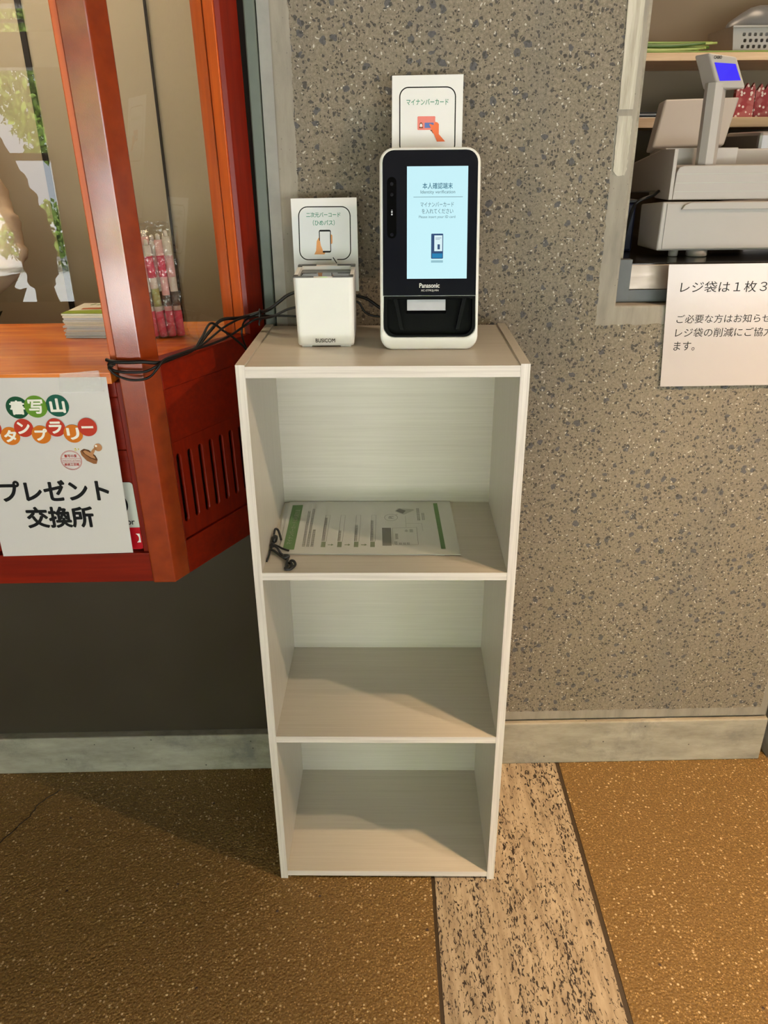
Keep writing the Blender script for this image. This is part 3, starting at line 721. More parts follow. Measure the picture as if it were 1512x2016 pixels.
# rear post and its glazing beads, warm booth light painted into their orange
bprism('rear_post', m_redz, [so2(.2575, 0), so2(.2990, 0), (.0035, .3170), (-.020, .3170), so2(.2700, -.050), so2(.2520, -.050), so2(.2520, -.0055)], .639, 2.6, bev=.0006)
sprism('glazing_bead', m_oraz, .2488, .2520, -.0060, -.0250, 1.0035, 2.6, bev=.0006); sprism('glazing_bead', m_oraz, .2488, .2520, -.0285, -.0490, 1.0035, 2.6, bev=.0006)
sprism('side_glass', m_glass, .0370, .2485, -.0250, -.0285, 1.0036, 2.6, bev=0)
bprism('front_glass', m_glass, [(XL, .0740), (-.1888, .0740), (-.1888, .0785), (XL, .0785)], 1.0955, 2.6, bev=0)
bprism('lintel', m_redx, [(XL, .056), (-.1778, .056), (-.1778, .09), (XL, .09)], 1.95, 2.05)

# things on the booth counter
cz = .9955
for i in range(12):
    dx, dy, a = random.uniform(-.003, .003), random.uniform(-.003, .003), random.uniform(-.03, .03)
    M = Matrix.Translation((-.2720 + dx, .345 + dy, cz + .0035 * i)) @ Matrix.Rotation(a + R(-3), 4, 'Z')
    b = MB().box(-.0690, .0690, -.0525, .0525, 0, .0033, bev=.0005).build('brochure', ink('brochure_paper_%d' % i, random.choice([(.62, .66, .66), (.70, .70, .62), (.55, .62, .66)])), None, M=M)
    tag(b, 'green and white brochure with red picture topmost of its pile on the booth counter' if i == 11 else 'brochure lying under the topmost one in the pile on the booth counter', 'brochure', 'brochures piled on the booth counter')
    if i == 11:
        f = frame(M @ Vector((0, 0, .0033)), M.to_3x3() @ Vector((1, 0, 0)), M.to_3x3() @ Vector((0, 1, 0)))
        MB().flat([(-.069, -.0525), (.069, -.0525), (.069, -.012), (-.02, -.016), (-.069, -.026)], f, .0003).build('green_print', ink('grass_green_print', (.24, .34, .04)), b)
        MB().flat([(-.050, -.012), (.069, -.006), (.069, .010), (.01, .014), (-.02, .006), (-.050, .0)], f, .0004).build('red_print', ink('brick_red_print', (.42, .10, .03)), b)
        m = MB()
        for q in range(9): m.stroke([(-.048 + q * .012, .030), (-.042 + q * .012, .044)], .004, f, .0004)
        m.build('lettering', ink('leaf_green_print', (.12, .26, .06)), b)
# pens in a clear bag
bc = Vector((-.1700, .306, cz))
bag = thing('pen_bag', 'clear plastic bag of pink and white pens standing on the booth counter', 'bag', bc)
m = MB(); n_ = 20; rings = []
for j in range(15):
    z = j / 14 * .190; ring = []
    k = 1 - .25 * max(0, (z - .15) / .04) if z > .15 else 1
    for i in range(n_):
        a = 2 * math.pi * i / n_; rr = 1 + random.uniform(-.07, .07)
        ring.append(m.bm.verts.new((.040 * rr * k * math.cos(a) - .006 * z / .19, .026 * rr * math.sin(a) * (k if z < .17 else .4), z + random.uniform(-.002, .002) * (j > 0))))
    rings.append(ring)
for u, v in zip(rings, rings[1:]):
    for i in range(n_): m.bm.faces.new((u[i], u[(i + 1) % n_], v[(i + 1) % n_], v[i]))
m.bm.faces.new(rings[0][::-1]); m.build('clear_bag', m_film, bag)
pinks = [ink('rose_pink_plastic', (.62, .07, .13), .3), ink('pale_pink_plastic', (.72, .42, .42), .3)]
m_pw = plain('pale_pen_barrel', (.68, .62, .56), .3); m_pk = plain('printed_grey_band', (.10, .085, .075), .4, .4, 300); m_pgn = plain('moss_green_band', (.30, .31, .10), .4)
for i, (px, py, hh) in enumerate([(-.030, -.012, .150), (-.0155, -.013, .158), (-.001, -.013, .152), (.0135, -.012, .160), (.028, -.008, .165), (-.023, .0015, .160), (-.008, .0015, .165), (.007, .0015, .158), (.0215, .004, .152)]):
    p = thing('pen', 'pen with rose pink cap end packed upright in the clear bag', 'pen', bc + Vector((px, py, .002)), (R(random.uniform(-2, 2)), R(-3 + random.uniform(-1, 1)), 0), 'pens in the clear bag')
    m = MB(); m.lathe([(.0065, 0), (.0072, .003), (.0072, .044)], n=14); m.build('cap', pinks[0], p)
    m = MB(); m.lathe([(.0066, .044), (.0066, hh)], n=14); m.build('barrel', m_pw if i % 3 else pinks[1], p)
    m = MB(); m.lathe([(.0068, .052), (.0068, .070 + .006 * (i % 3))], n=14); m.build('printed_band', m_pk if i != 2 else m_pgn, p)
    m = MB(); m.lathe([(.0068, .100), (.0068, .135)], n=14); m.build('grip', pinks[0] if i in (0, 2, 3, 5) else pinks[1], p)
    m = MB(); m.lathe([(.0040, hh), (.0036, hh + .008), (.0015, hh + .010)], n=12); m.build('tip', m_pw, p)

# poster taped to the booth front
t = thing('poster', 'white laminated poster with round green and orange letters taped to the booth front', 'poster', (-.306, .0475, .699), (0, 0, 0))
m = MB(); m.hexa([(-.1060, 0, -.0035), (.1048, 0, -.0005), (.1060, .0035, .2905), (-.1040, .0035, .2915), (-.1060, .0006, -.0035), (.1048, .0006, -.0005), (.1060, .0041, .2905), (-.1040, .0041, .2915)])
m.build('sheet', m_lamin, t)
f = frame((.306, -.00841, -.699), (1, 0, 0), (0, .0035, .291))
m_dg = ink('dark_green_ink', (.006, .060, .026)); m_lg = ink('light_green_ink', (.11, .24, .02)); m_tg = ink('teal_green_ink', (.008, .085, .055)); m_r1 = ink('red_disc_ink', (.43, .035, .018)); m_o1 = ink('orange_disc_ink', (.54, .15, .010)); m_cream = ink('cream_letter_ink', (.86, .83, .77))
def disc(name, c, r, ch, mat, tilt=0, L=.0003, tw=None):
    d_ = MB().disc(c, r, f, L).build(name, mat, t)
    q = r * .60; w = tw or q
    MB().text(ch, (c[0] - w, c[1] - (q if ch != 'ー' else r * .11), c[0] + w, c[1] + (q if ch != 'ー' else r * .11)), f, L + .0001, .034 if ch in '書写' else .05).build('lettering', m_cream, d_)
disc('dark_green_disc', (-.3391, .9450), .0172, '書', m_dg); disc('light_green_disc', (-.3113, .9462), .0172, '写', m_lg, L=.0006); disc('teal_green_disc', (-.2790, .9472), .0172, '山', m_tg, L=.0006)
for c, ch, mt, L in (((-.3840, .9133), 'ス', m_r1, .0003), ((-.3583, .9006), 'タ', m_o1, .0006), ((-.3358, .9133), 'ン', m_r1, .0009), ((-.3111, .9024), 'プ', m_o1, .0012), ((-.2876, .9134), 'ラ', m_r1, .0015), ((-.2626, .9033), 'リ', m_o1, .0018), ((-.2394, .9135), 'ー', m_r1, .0021)):
    disc('red_disc' if mt is m_r1 else 'orange_disc', c, .0145, ch, mt, L=L)
MB().text('プレゼント', (-.3930, .7930, -.2245, .8265), f, .0003, .036).build('black_lettering', m_ik, t); MB().text('交換所', (-.3600, .7465, -.2555, .7815), f, .0003, .036).build('black_lettering', m_ik, t)
m_sr = ink('stamp_red_ink', (.42, .05, .04))
def ell(c, r, n=36): return [(c[0] + r * math.cos(2 * math.pi * k / n), c[1] + r * .98 * math.sin(2 * math.pi * k / n)) for k in range(n)]
m = MB(); m.stroke(ell((-.2735, .8600), .0160), .0006, f, .0003, True); m.stroke(ell((-.2735, .8600), .0148), .0004, f, .0003, True)
m.stroke([(-.2880, .8628), (-.2590, .8628)], .0005, f, .0003); m.stroke([(-.2880, .8572), (-.2590, .8572)], .0005, f, .0003)
m.text('書写の里', (-.2830, .8648, -.2640, .8695), f, .0003, .02); m.text('美術工芸館', (-.2850, .8508, -.2625, .8555), f, .0003, .02); m.text('Shosha Art & Craft Museum', (-.2870, .8585, -.2600, .8612), f, .0003); m.build('stamp_mark', m_sr, t)
m_b1 = ink('stamp_brown_ink', (.25, .10, .035)); m_b2 = ink('stamp_dark_brown_ink', (.10, .035, .012)); m_b3 = ink('stamp_light_brown_ink', (.42, .20, .09))
m = MB(); m.flat([(-.2575, .8745), (-.2565, .8680), (-.2500, .8590), (-.2400, .8535), (-.2355, .8535), (-.2330, .8600), (-.2400, .8700), (-.2520, .8780)], f, .0003); st = m.build('stamp_picture', m_b1, t)
m = MB(); m.flat([(-.2560, .8760), (-.2510, .8785), (-.2440, .8765), (-.2350, .8670), (-.2328, .8610), (-.2345, .8590), (-.2440, .8630), (-.2530, .8710)], f, .0006); m.build('stamp_rim', m_b2, st)
m = MB(); m.flat([(-.2530, .8745), (-.2495, .8762), (-.2440, .8735), (-.2370, .8660), (-.2355, .8620), (-.2420, .8640), (-.2500, .8700)], f, .0009); m.flat([(-.2450, .8690), (-.2400, .8655), (-.2340, .8760), (-.2305, .8780), (-.2330, .8810), (-.2370, .8785)], f, .0012); m.disc((-.2290, .8805), .0062, f, .0012); hd = m.build('stamp_handle', m_b3, st)
MB().disc((-.2315, .8830), .0017, f, .0015).build('highlight', m_cream, hd)
m = MB(); m.flat([(-.2660, .8790), (-.2635, .8800), (-.2620, .8760)], f, .0003); m.flat([(-.2650, .8750), (-.2665, .8770), (-.2615, .8752)], f, .0003); m.flat([(-.2600, .8795), (-.2582, .8785), (-.2605, .8755)], f, .0003); m.build('yellow_sparks', ink('yellow_ink', (.55, .46, .04)), t)
m_tape = plain('clear_sticky_tape', (.9, .9, .9), .2, Alpha=.22)
m = MB(); m.hexa([(-.272, .0475, .967), (-.205, .0475, .969), (-.2085, .0480, 1.0005), (-.266, .0480, .9962), (-.272, .0480, .967), (-.205, .0480, .969), (-.2085, .0485, 1.0005), (-.266, .0485, .9962)])
tag(m.build('sticky_tape', m_tape), 'strip of clear sticky tape holding the top edge of the poster', 'tape')
# older sticker half hidden by the poster
t = thing('sticker', 'white sticker with red foot and black circle half hidden behind the poster', 'sticker', (-.238, .0655, .6955))
m = MB(); m.prism(rrect(-.0900, 0, .0490, .1195, .006), -.0006, 0, fn=lambda a, b, h: Vector((a - .0145 * (b + .02), -h - .0002, b))); m.build('sheet', ink('sticker_white', (.55, .56, .50)), t)
f = frame((0, -.0002, 0), (1, 0, 0), (-.0145, 0, 1))
m = MB(); m.flat([(-.0900, .0005), (.0460, .0005), (.0490, .004), (.0490, .0400), (-.0900, .0400)], f, .0008); rb = m.build('red_foot', ink('sticker_red', (.42, .004, .012)), t)
MB().disc((.0155, .0815), .0210, f, .0008).build('black_circle', m_ik, t)
MB().text('or', (.0300, .0455, .0420, .0525), f, .0008, .03).build('black_lettering', m_ik, t)
MB().text('】', (.0405, .0130, .0470, .0290), f, .0012).build('white_lettering', m_wh, rb)

# ------------------------------------------------------------------ cables looped around the booth post
def cable(label, pts, r, name='cable', tie=None):
    b = Vector(pts[0]); m = MB(); m.tube([Vector(p) - b for p in pts], r, 10, sub=8)
    o = m.build(name, m_cable); o.location = b; return tag(o, label, 'cable', None)
tie = (.0040, .2300, 1.0440)
cable('thick black cable leaving the box scanner highest, looped around the red post',
      [sh(.090, .206, 1.080), sh(.0760, .209, 1.0860), sh(.0531, .21, 1.0796), sh(.0359, .21, 1.0677), sh(.0186, .213, 1.0557), (.0075, .2310, 1.0480), (-.0230, .2250, 1.0405), (-.0475, .1885, 1.0445), (-.0652, .1579, 1.0306), (-.0815, .1297, 1.0131), (-.1047, .0894, 1.0085), (-.1210, .0575, 1.0085), (-.1420, .0440, 1.0132), (-.1647, .0430, 1.0131), (-.1850, .0440, 1.0141), (-.1950, .0500, 1.0155)], .0028)
cable('black cable leaving the scanner in the middle and crossing the red sill towards the post',
      [sh(.090, .201, 1.062), sh(.0694, .2, 1.0618), sh(.0528, .2, 1.0587), sh(.0401, .2, 1.0532), sh(.0231, .203, 1.0455), (.0030, .2250, 1.0380), (-.0150, .2250, 1.0290), (-.0401, .1895, 1.0171), (-.0653, .1458, 1.0135), (-.0885, .1056, 1.0136), (-.1108, .0649, 1.0106), (-.1225, .0445, 1.0060), (-.1400, .0425, .9990), (-.1665, .0420, .9985), (-.1835, .0430, 1.0010), (-.1915, .0460, 1.0075), (-.1890, .0440, 1.0120), (-.1812, .0430, 1.0100)], .0020)
cable('thin black cable hanging lowest in its loop on the red post',
      [sh(.090, .216, 1.043), sh(.0666, .22, 1.0430), sh(.0416, .22, 1.0440), sh(.0208, .222, 1.0440), (.0020, .2380, 1.0410), (-.0190, .2150, 1.0420), (-.0420, .1750, 1.0360), (-.0700, .1260, 1.0190), (-.0900, .0900, 1.0160), (-.1110, .0540, 1.0140), (-.1200, .0400, 1.0040), (-.1310, .0390, .9930), (-.1451, .0390, .9880), (-.1636, .0390, .9885), (-.1812, .0400, .9950), (-.1900, .0410, 1.0040), (-.1880, .0390, 1.0090), (-.1830, .0385, 1.0085)], .0018)
cable('black cable arching up over the sill and dropping behind the shelf unit',
      [(-.0792, .1130, 1.0140), (-.0688, .1310, 1.0314), (-.0580, .1504, 1.0470), (-.0445, .1747, 1.0302), (-.0299, .2001, 1.0098), (-.0185, .2235, .9880), (-.0150, .2300, .960), (-.0140, .2310, .90)], .0019)
cable('thin black cable hanging straight down from the cable tie beside the shelf top',
      [(.0010, .2400, 1.0400), (-.0110, .2320, 1.0385), (-.0190, .2230, 1.0320), (-.0225, .2188, 1.0171), (-.0209, .2217, 1.002), (-.0175, .2250, .9865), (-.0150, .2280, .95)], .0016)
m = MB(); m.tube([Vector((.0085, .2300, .0)) + Vector((0, .007 * math.cos(k * .785), 1.0440 + .009 * math.sin(k * .785))) for k in range(9)], .0016, 8, smooth=False)
m.tube([(.0080, .2260, 1.0370), (.0070, .2230, 1.0310), (.0075, .2225, 1.0280)], .0015, 8)
tag(m.build('cable_tie', m_black), 'black cable tie bundling the cables just left of the shelf top', 'cable tie')
cable('thick black cable running behind the scanner to the back of the touchscreen terminal',
      [sh(.140, .222, 1.080), sh(.1634, .216, 1.0759), sh(.1804, .212, 1.0717), sh(.1967, .208, 1.0611), sh(.2089, .203, 1.0536), sh(.225, .190, 1.050)], .0026)
cable('thin black cable sagging between the scanner and the touchscreen terminal',
      [sh(.140, .205, 1.076), sh(.1656, .2, 1.0687), sh(.176, .2, 1.054), sh(.1883, .2, 1.0475), sh(.2089, .197, 1.0455), sh(.225, .185, 1.045)], .0017)

# ------------------------------------------------------------------ hatch: counter, notice, register, shop shelves
t = thing('hatch_counter', 'polished steel counter top inside the concrete service hatch', 'counter', (.62, .34, 1.06))
MB().box(.0225, 1.2, 0, .50, .0400, .0456, bev=.001).build('counter_top', m_dsteel, t)
MB().box(.0330, 1.2, -.0015, .004, .0005, .0430, bev=.001).build('front_apron', m_steel, t)
MB().box(.0225, 1.2, .0045, .49, -.02, .0395).build('body', m_dark, t)
t = thing('notice', 'glossy laminated notice about shopping bags hanging from the hatch counter over the wall', 'notice', (.71, .3000, 1.1085))
m = MB(); m.hexa([(.0118, 0, -.2162), (.3080, 0, -.2155), (.2930, 0, .0000), (-.0034, 0, -.0007), (.0118, .0007, -.2162), (.3080, .0007, -.2155), (.2930, .0007, .0000), (-.0034, .0007, -.0007)])
m.build('sheet', m_lamin2, t)
f = frame((0, 0, 0), (1, 0, 0), (0, 0, 1))
def ntext(txt, x0, x1, d0, d1): MB().text(txt, (x0, -d1, x1, -d0), f, .0003).build('black_lettering', m_ik, t)
ntext('レジ袋は１枚３', .0224, .1740, .0296, .0484); ntext('ご必要な方はお知らせ', .0239, .1914, .0863, .1012); ntext('レジ袋の削減にご協力', .0251, .1995, .1100, .1259); ntext('ます。', .0258, .0639, .1338, .1499)

# cash register
t = thing('cash_register', 'ivory cash register with blue customer display standing on the hatch counter', 'cash register', (.82, .46, 1.1060))
b = Vector((.82, .46, 1.1060))
def rel(P): return [Vector(p) - b for p in P]
m = MB(); m.hexa(rel([(.7205, .410, 1.1180), (1.10, .410, 1.1180), (1.10, .410, 1.2020), (.7215, .410, 1.2020), (.7160, .510, 1.1170), (1.10, .62, 1.1170), (1.10, .62, 1.2000), (.7130, .505, 1.1930)]), bev=.003); m.build('cash_drawer', m_reg, t)
m = MB(); m.hexa(rel([(.7290, .4085, 1.1210), (1.10, .4085, 1.1210), (1.10, .4085, 1.1990), (.7290, .4085, 1.1990), (.7290, .4105, 1.1210), (1.10, .4105, 1.1210), (1.10, .4105, 1.1990), (.7290, .4105, 1.1990)]), bev=.0008); df = m.build('drawer_front', m_reg, t)
m = MB(); m.prism([(.7540, 1.1890), (1.10, 1.1890), (1.10, 1.2010), (.7700, 1.2010), (.7590, 1.1970)], .4020, .4090, fn=lambda a, c, h: Vector((a, h, c)) - b, bev=.001); m.build('drawer_lip', m_reg, df)
for fx_, r_ in ((.760, .0085), (.804, .0190)):
    m = MB(); m.lathe([(r_ * .9, 0), (r_, .002), (r_, .0125)], (fx_ - b.x, .432 - b.y, 0), 20); m.build('foot', m_reg, t)
m = MB(); m.prism([(.7440, 1.2035), (1.12, 1.2035), (1.12, 1.2610), (.7580, 1.2610), (.7500, 1.2580), (.7460, 1.2500)], .430, .497, fn=lambda a, c, h: Vector((a, h, c)) - b, bev=.0015)
tr = m.build('printer_housing', m_reg, t)
for z in (1.2470, 1.2320, 1.2175):
    MB().box(.7470 - b.x, 1.12 - b.x, .4294 - b.y, .4302 - b.y, z - b.z, z + .0006 - b.z).build('seam_line', m_lgr, tr)
m = MB(); m.box(.7370 - b.x, .7440 - b.x, .430 - b.y, .505 - b.y, 1.2035 - b.z, 1.2880 - b.z, bev=.001); m.build('side_plate', m_reg, t)
m = MB(); m.box(.7440 - b.x, .8800 - b.x, .498 - b.y, .56 - b.y, 1.204 - b.z, 1.2895 - b.z, bev=.001); m.build('rear_block', m_reg, t)
m = MB(); m.hexa(rel([(.7390, .506, 1.2150), (1.02, .562, 1.2150), (1.02, .562, 1.2880), (.7390, .506, 1.2880), (.7390, .79, 1.200), (1.02, .79, 1.200), (1.02, .79, 1.2440), (.7390, .79, 1.2440)]), bev=.003); m.build('keyboard_body', m_reg, t)
m = MB(); m.hexa(rel([(.7530, .600, 1.2915), (.8950, .600, 1.2945), (.9320, .650, 1.3810), (.7850, .650, 1.3780), (.7480, .625, 1.2800), (.8900, .625, 1.2830), (.9320, .675, 1.3750), (.7790, .675, 1.3720)]), bev=.004); mo = m.build('clerk_monitor', m_reg, t)
m = MB(); m.hexa(rel([(.755, .60, 1.255), (.80, .60, 1.255), (.81, .615, 1.31), (.765, .615, 1.31), (.755, .63, 1.25), (.80, .63, 1.25), (.81, .64, 1.31), (.765, .64, 1.31)]), bev=.004); m.build('monitor_bracket', m_reg, mo)
m = MB(); P8 = [(.0180 * math.cos(R(22.5 + 45 * k)), .0180 * math.sin(R(22.5 + 45 * k))) for k in range(8)]
m.prism(P8, 0, .132, fn=lambda a, c, h: Vector((.8080 + a - h * .02, .462 + c, 1.2605 + h)) - b, bev=.0005); m.build('display_pole', m_reg, t)
hf = [(.8035, .4460, 1.3826), (.8500, .4380, 1.3822), (.8290, .4470, 1.4310), (.7815, .4540, 1.4380)]
dv = Vector((-.014, .032, -.0005))
m = MB(); m.hexa(rel(hf + [tuple(Vector(p) + dv) for p in hf]), bev=.0035); hd = m.build('customer_display', m_reg, t)
o0 = Vector(hf[0]) - b; exd = (Vector(hf[1]) - Vector(hf[0])); eyd = (Vector(hf[3]) - Vector(hf[0]))
nf = exd.cross(eyd).normalized()
def hq(u, v, l): return o0 + exd * u * (1 - .0 * v) + eyd * v + (Vector(hf[2]) - Vector(hf[1]) - eyd) * u * v + nf * l
m = MB(); m.bm.faces.new([m.bm.verts.new(hq(u, v, .0006)) for u, v in ((.13, .22), (.88, .25), (.86, .76), (.11, .74))]); m.build('blue_screen', emis('lit_blue_screen', (.045, .020, 1.0), 1.05), hd, nrm=False)
fc = (hq(.12, .84, .0006), exd.normalized(), (eyd - exd * (eyd.dot(exd) / exd.length_squared)).normalized())
MB().text('CASIO', (.0, .0, .0130, .0046), fc, .0, .03).build('black_lettering', m_ik, hd)
o = cable('black cable hanging from the cash register down to the hatch counter', [(.7340, .478, 1.2165), (.7300, .474, 1.2150), (.7211, .47, 1.2096), (.6950, .462, 1.2010), (.6860, .47, 1.185), (.684, .49, 1.14), (.686, .51, 1.1085)], .0030)
t = thing('storage_box', 'dark navy box standing behind the cash register at the hatch edge', 'box', (.6780, .54, 1.1060))
MB().box(-.018, .030, -.025, .055, 0, .088, bev=.004).build('body', plain('navy_blue_plastic', (.003, .004, .030), .6), t); MB().box(-.020, .032, -.027, .057, .0885, .0945, bev=.002).build('lid', m_black, t)

# shelves against the back of the shop
m_pine = grain('pale_pine_board', (.50, .32, .17), (.64, .43, .25), 0, .5, .3, .02)
for nm, z0, z1, lab in (('upper', 1.4754, 1.4920, 'upper pale pine shelf board across the shop wall holding green leaves'), ('lower', 1.3347, 1.3566, 'lower pale pine shelf board across the shop wall behind the cash register')):
    o = MB().box(0, 1.7, 0, .2590, 0, z1 - z0, bev=.001).build('wall_shelf', m_pine); o.location = (.643, 1.0, z0); tag(o, lab, 'shelf', None)
m_leaf = [plain('leek_green_leaf', (.14, .22, .035), .45, .2, 30), plain('dark_leek_leaf', (.06, .12, .02), .45, .2, 30), plain('pale_leek_leaf', (.30, .36, .10), .45, .2, 30)]
for i in range(13):
    y = 1.02 + .012 * (i % 5); z = 1.4925 + .0045 * (i // 3) + .002; x1 = 1.0 + random.uniform(-.02, .02) if i else 1.165
    if i in (1,): x1 = 1.10
    P = [(.70, y, z), (.80, y + .004, z + random.uniform(0, .004)), (.90, y, z + random.uniform(-.001, .003)), (x1, y + random.uniform(-.01, .01), z + (0 if i < 2 else random.uniform(0, .006)))]
    m = MB(); b0 = Vector(P[0]); m.tube([Vector(p) - b0 for p in P], .004, 8, radii=[.0045, .0045, .004, .0022])
    for v in m.bm.verts: v.co.z = v.co.z
    o = m.build('leek_leaf', m_leaf[i % 3]); o.location = b0
    tag(o, ['longest pale green leaf running along the front of the upper shop shelf', 'green leaf second longest of the bundle on the upper shop shelf'][i] if i < 2 else 'long green leaf in the bundle lying on the upper shop shelf', 'leaf', 'green leaves on the upper shelf')
t = thing('basket', 'grey perforated plastic basket on the right of the upper shop shelf', 'basket', (1.24, 1.10, 1.4925))
hs_ = []
for i in range(22):
    for j in range(3): hs_.append(rrect(-.155 + .0135 * i + .004 * (j % 2), .0120 + .0125 * j, -.1475 + .0135 * i + .004 * (j % 2), .0195 + .0125 * j, .002, 2))
m_bsk = plain('grey_basket_plastic', (.27, .26, .24), .5)
m = plate([(-.172, 0), (.172, 0), (.180, .058), (-.180, .058)], hs_, .003, 0); m.build('front_side', m_bsk, t, shift=(0, -.05, 0))
m = MB(); m.hexa([(-.172, -.047, 0), (-.169, -.047, 0), (-.177, -.047, .058), (-.180, -.047, .058), (-.172, .10, 0), (-.169, .10, 0), (-.177, .10, .058), (-.180, .10, .058)]); m.build('side', m_bsk, t)
m = MB(); m.box(-.17, .17, .098, .101, 0, .058); m.build('rear_side', m_bsk, t); MB().box(-.17, .17, -.047, .098, 0, .003).build('base', m_bsk, t)
MB().box(-.182, .182, -.054, -.046, .054, .059, bev=.001).build('rim', m_bsk, t)
m = MB()
for j in range(8):
    pass
m.blob((0, 0, .055), .1, 4, (1.75, .40, .62), 0)
for v in m.bm.verts:
    q = math.sin(v.co.x * 60 + v.co.z * 20) * .004 + math.sin(v.co.x * 23 + 1) * .006; v.co.z += q; v.co.y -= q; v.co.z = max(v.co.z, .0)
m.bm.normal_update(); o = m.build('plastic_bag', plain('dark_grey_bag_film', (.11, .11, .11), .3), None, smooth=True); o.location = (1.245, 1.12, 1.4990); tag(o, 'crumpled dark grey plastic bag sitting in the perforated basket', 'bag')
m_flo = NT('red_floral_paper'); n = m_flo; v = n.vor(n.co(), 120); sc = n.n('SeparateColor'); n.l(v.outputs['Color'], sc.inputs[0])
n.col(n.mix(n.math('MULTIPLY', n.math('GREATER_THAN', sc.outputs[0], .45), n.math('LESS_THAN', v.outputs['Distance'], .42)), n.mix(n.ramp(n.noise(n.co(), 26, 2), [(.45, 0), (.5, 1)]), (.26, .006, .008), (.36, .07, .06)), (.72, .55, .48))); n.set(Roughness=.5); m_flo = n.m
for i, (x, w, lab) in enumerate(((1.106, .046, 'red floral paper bag with zigzag top nearest the cash register'), (1.170, .052, 'red floral paper bag with zigzag top right of its twin on the lower shop shelf'))):
    P = [(-w / 2, 0), (w / 2, 0), (w / 2, .060)] + [(w / 2 - w * (k + .5) / 6 if k % 2 == 0 else w / 2 - w * (k + .5) / 6, .074 if k % 2 == 0 else .060) for k in range(6)] + [(-w / 2, .060)]
    m = MB(); m.prism(P, -.012, .012, fn=lambda a, c, h: Vector((a, h * (1 - c * 8), c)))
    o = m.build('paper_bag', m_flo); o.location = (x, 1.035 + .03 * i, 1.3570); tag(o, lab, 'bag', None)
m = MB(); m.lathe([(.0, 0), (.010, .0), (.016, .006), (.018, .014), (.016, .022), (.010, .028), (.0, .030)], n=24); o = m.build('chrome_bell', plain('polished_chrome', (.75, .72, .68), .06, .02, metal=1.0)); o.location = (1.062, 1.03, 1.3568); tag(o, 'small round chrome bell on the lower shop shelf beside the floral bags', 'bell')
for i in range(4):
    o = MB().box(-.035, .045, -.03, .05, 0, .0012 + .0022 * (i == 1), bev=.0003).build('leaflet', m_card if i % 2 == 0 else m_black); o.location = (.865 + .004 * i, 1.035 + .002 * i, 1.3568 + .0036 * i)
    tag(o, ['white leaflet lowest on the lower shop shelf left of the register screen', 'thick black booklet in the leaflets left of the register screen', 'white leaflet lying upon the thick black booklet', 'black leaflet topmost of the papers left of the register screen'][i], 'leaflet', 'leaflets on the lower shelf')
t = thing('metal_box', 'grey steel box cabinet standing right behind the cash register', 'box', (1.20, .82, 1.1060))
MB().box(-.165, .2, -.06, .12, 0, .215, bev=.008).build('body', plain('grey_steel_paint', (.27, .25, .24), .35, metal=.5), t)
MB().box(-.12, .2, -.064, -.0602, .030, .200, bev=.002).build('door', plain('grey_steel_door', (.30, .27, .26), .3, metal=.4), t)

# remains of a peeled paint strip on the smooth concrete beside the hatch
m_peel = NT('cream_peeled_adhesive'); n = m_peel; n.col(n.ramp(n.noise(n.co((90, 90, 6)), 1, 5, .7), [(.3, (.26, .225, .165)), (.6, (.46, .42, .34))])); n.set(Roughness=.5); n.bump(n.noise(n.co((120, 90, 8)), 1, 4), .5, .002); m_peel = n.m
def strip(label, z0, z1, low):
    L_ = []; R_ = []; k = 26
    for i in range(k + 1):
        z = z0 + (z1 - z0) * i / k; e = .5895 + .0048 * max(0, (1.5 - z) / .25) * .9
        L_.append((e + random.uniform(-.0005, .0005), z)); R_.append((e + .0258 - .0042 * (1.49 - z) / .24 + random.uniform(-.0008, .0008), z))
    if low:
        L_ = [(.5985 + .002 * q, z0 - .0065 + random.uniform(-.0015, .001)) for q in range(8)][::-1] + L_[0:]
    P = L_ + R_[::-1]
    m = MB(); m.prism(P, .3030, .3052, fn=lambda a, c, h: Vector((a, h, c)))
    tag(m.build('tape_residue', m_peel), label, 'tape residue', 'peeled tape strips beside the hatch')
strip('upper long strip of cream tape residue on concrete beside the service hatch', 1.3460, 1.70, False)
strip('lower short strip of cream tape residue with ragged end beside the service hatch', 1.2560, 1.3365, True)
# crack in the gravel
m = MB(); P = [(-.520, .245), (-.548, .205), (-.560, .16), (-.590, .10), (-.612, .06), (-.640, .02), (-.660, -.03), (-.70, -.075), (-.72, -.13), (-.75, -.17)]
P2 = []
for (a, b_), (c, d) in zip(P, P[1:]):
    for q in range(5): P2.append((a + (c - a) * q / 5 + random.uniform(-.004, .004), b_ + (d - b_) * q / 5))
m.tube([(a, b_, .0004) for a, b_ in P2], .0010, 5, smooth=False); struct(m.build('trim_15', m_dark))

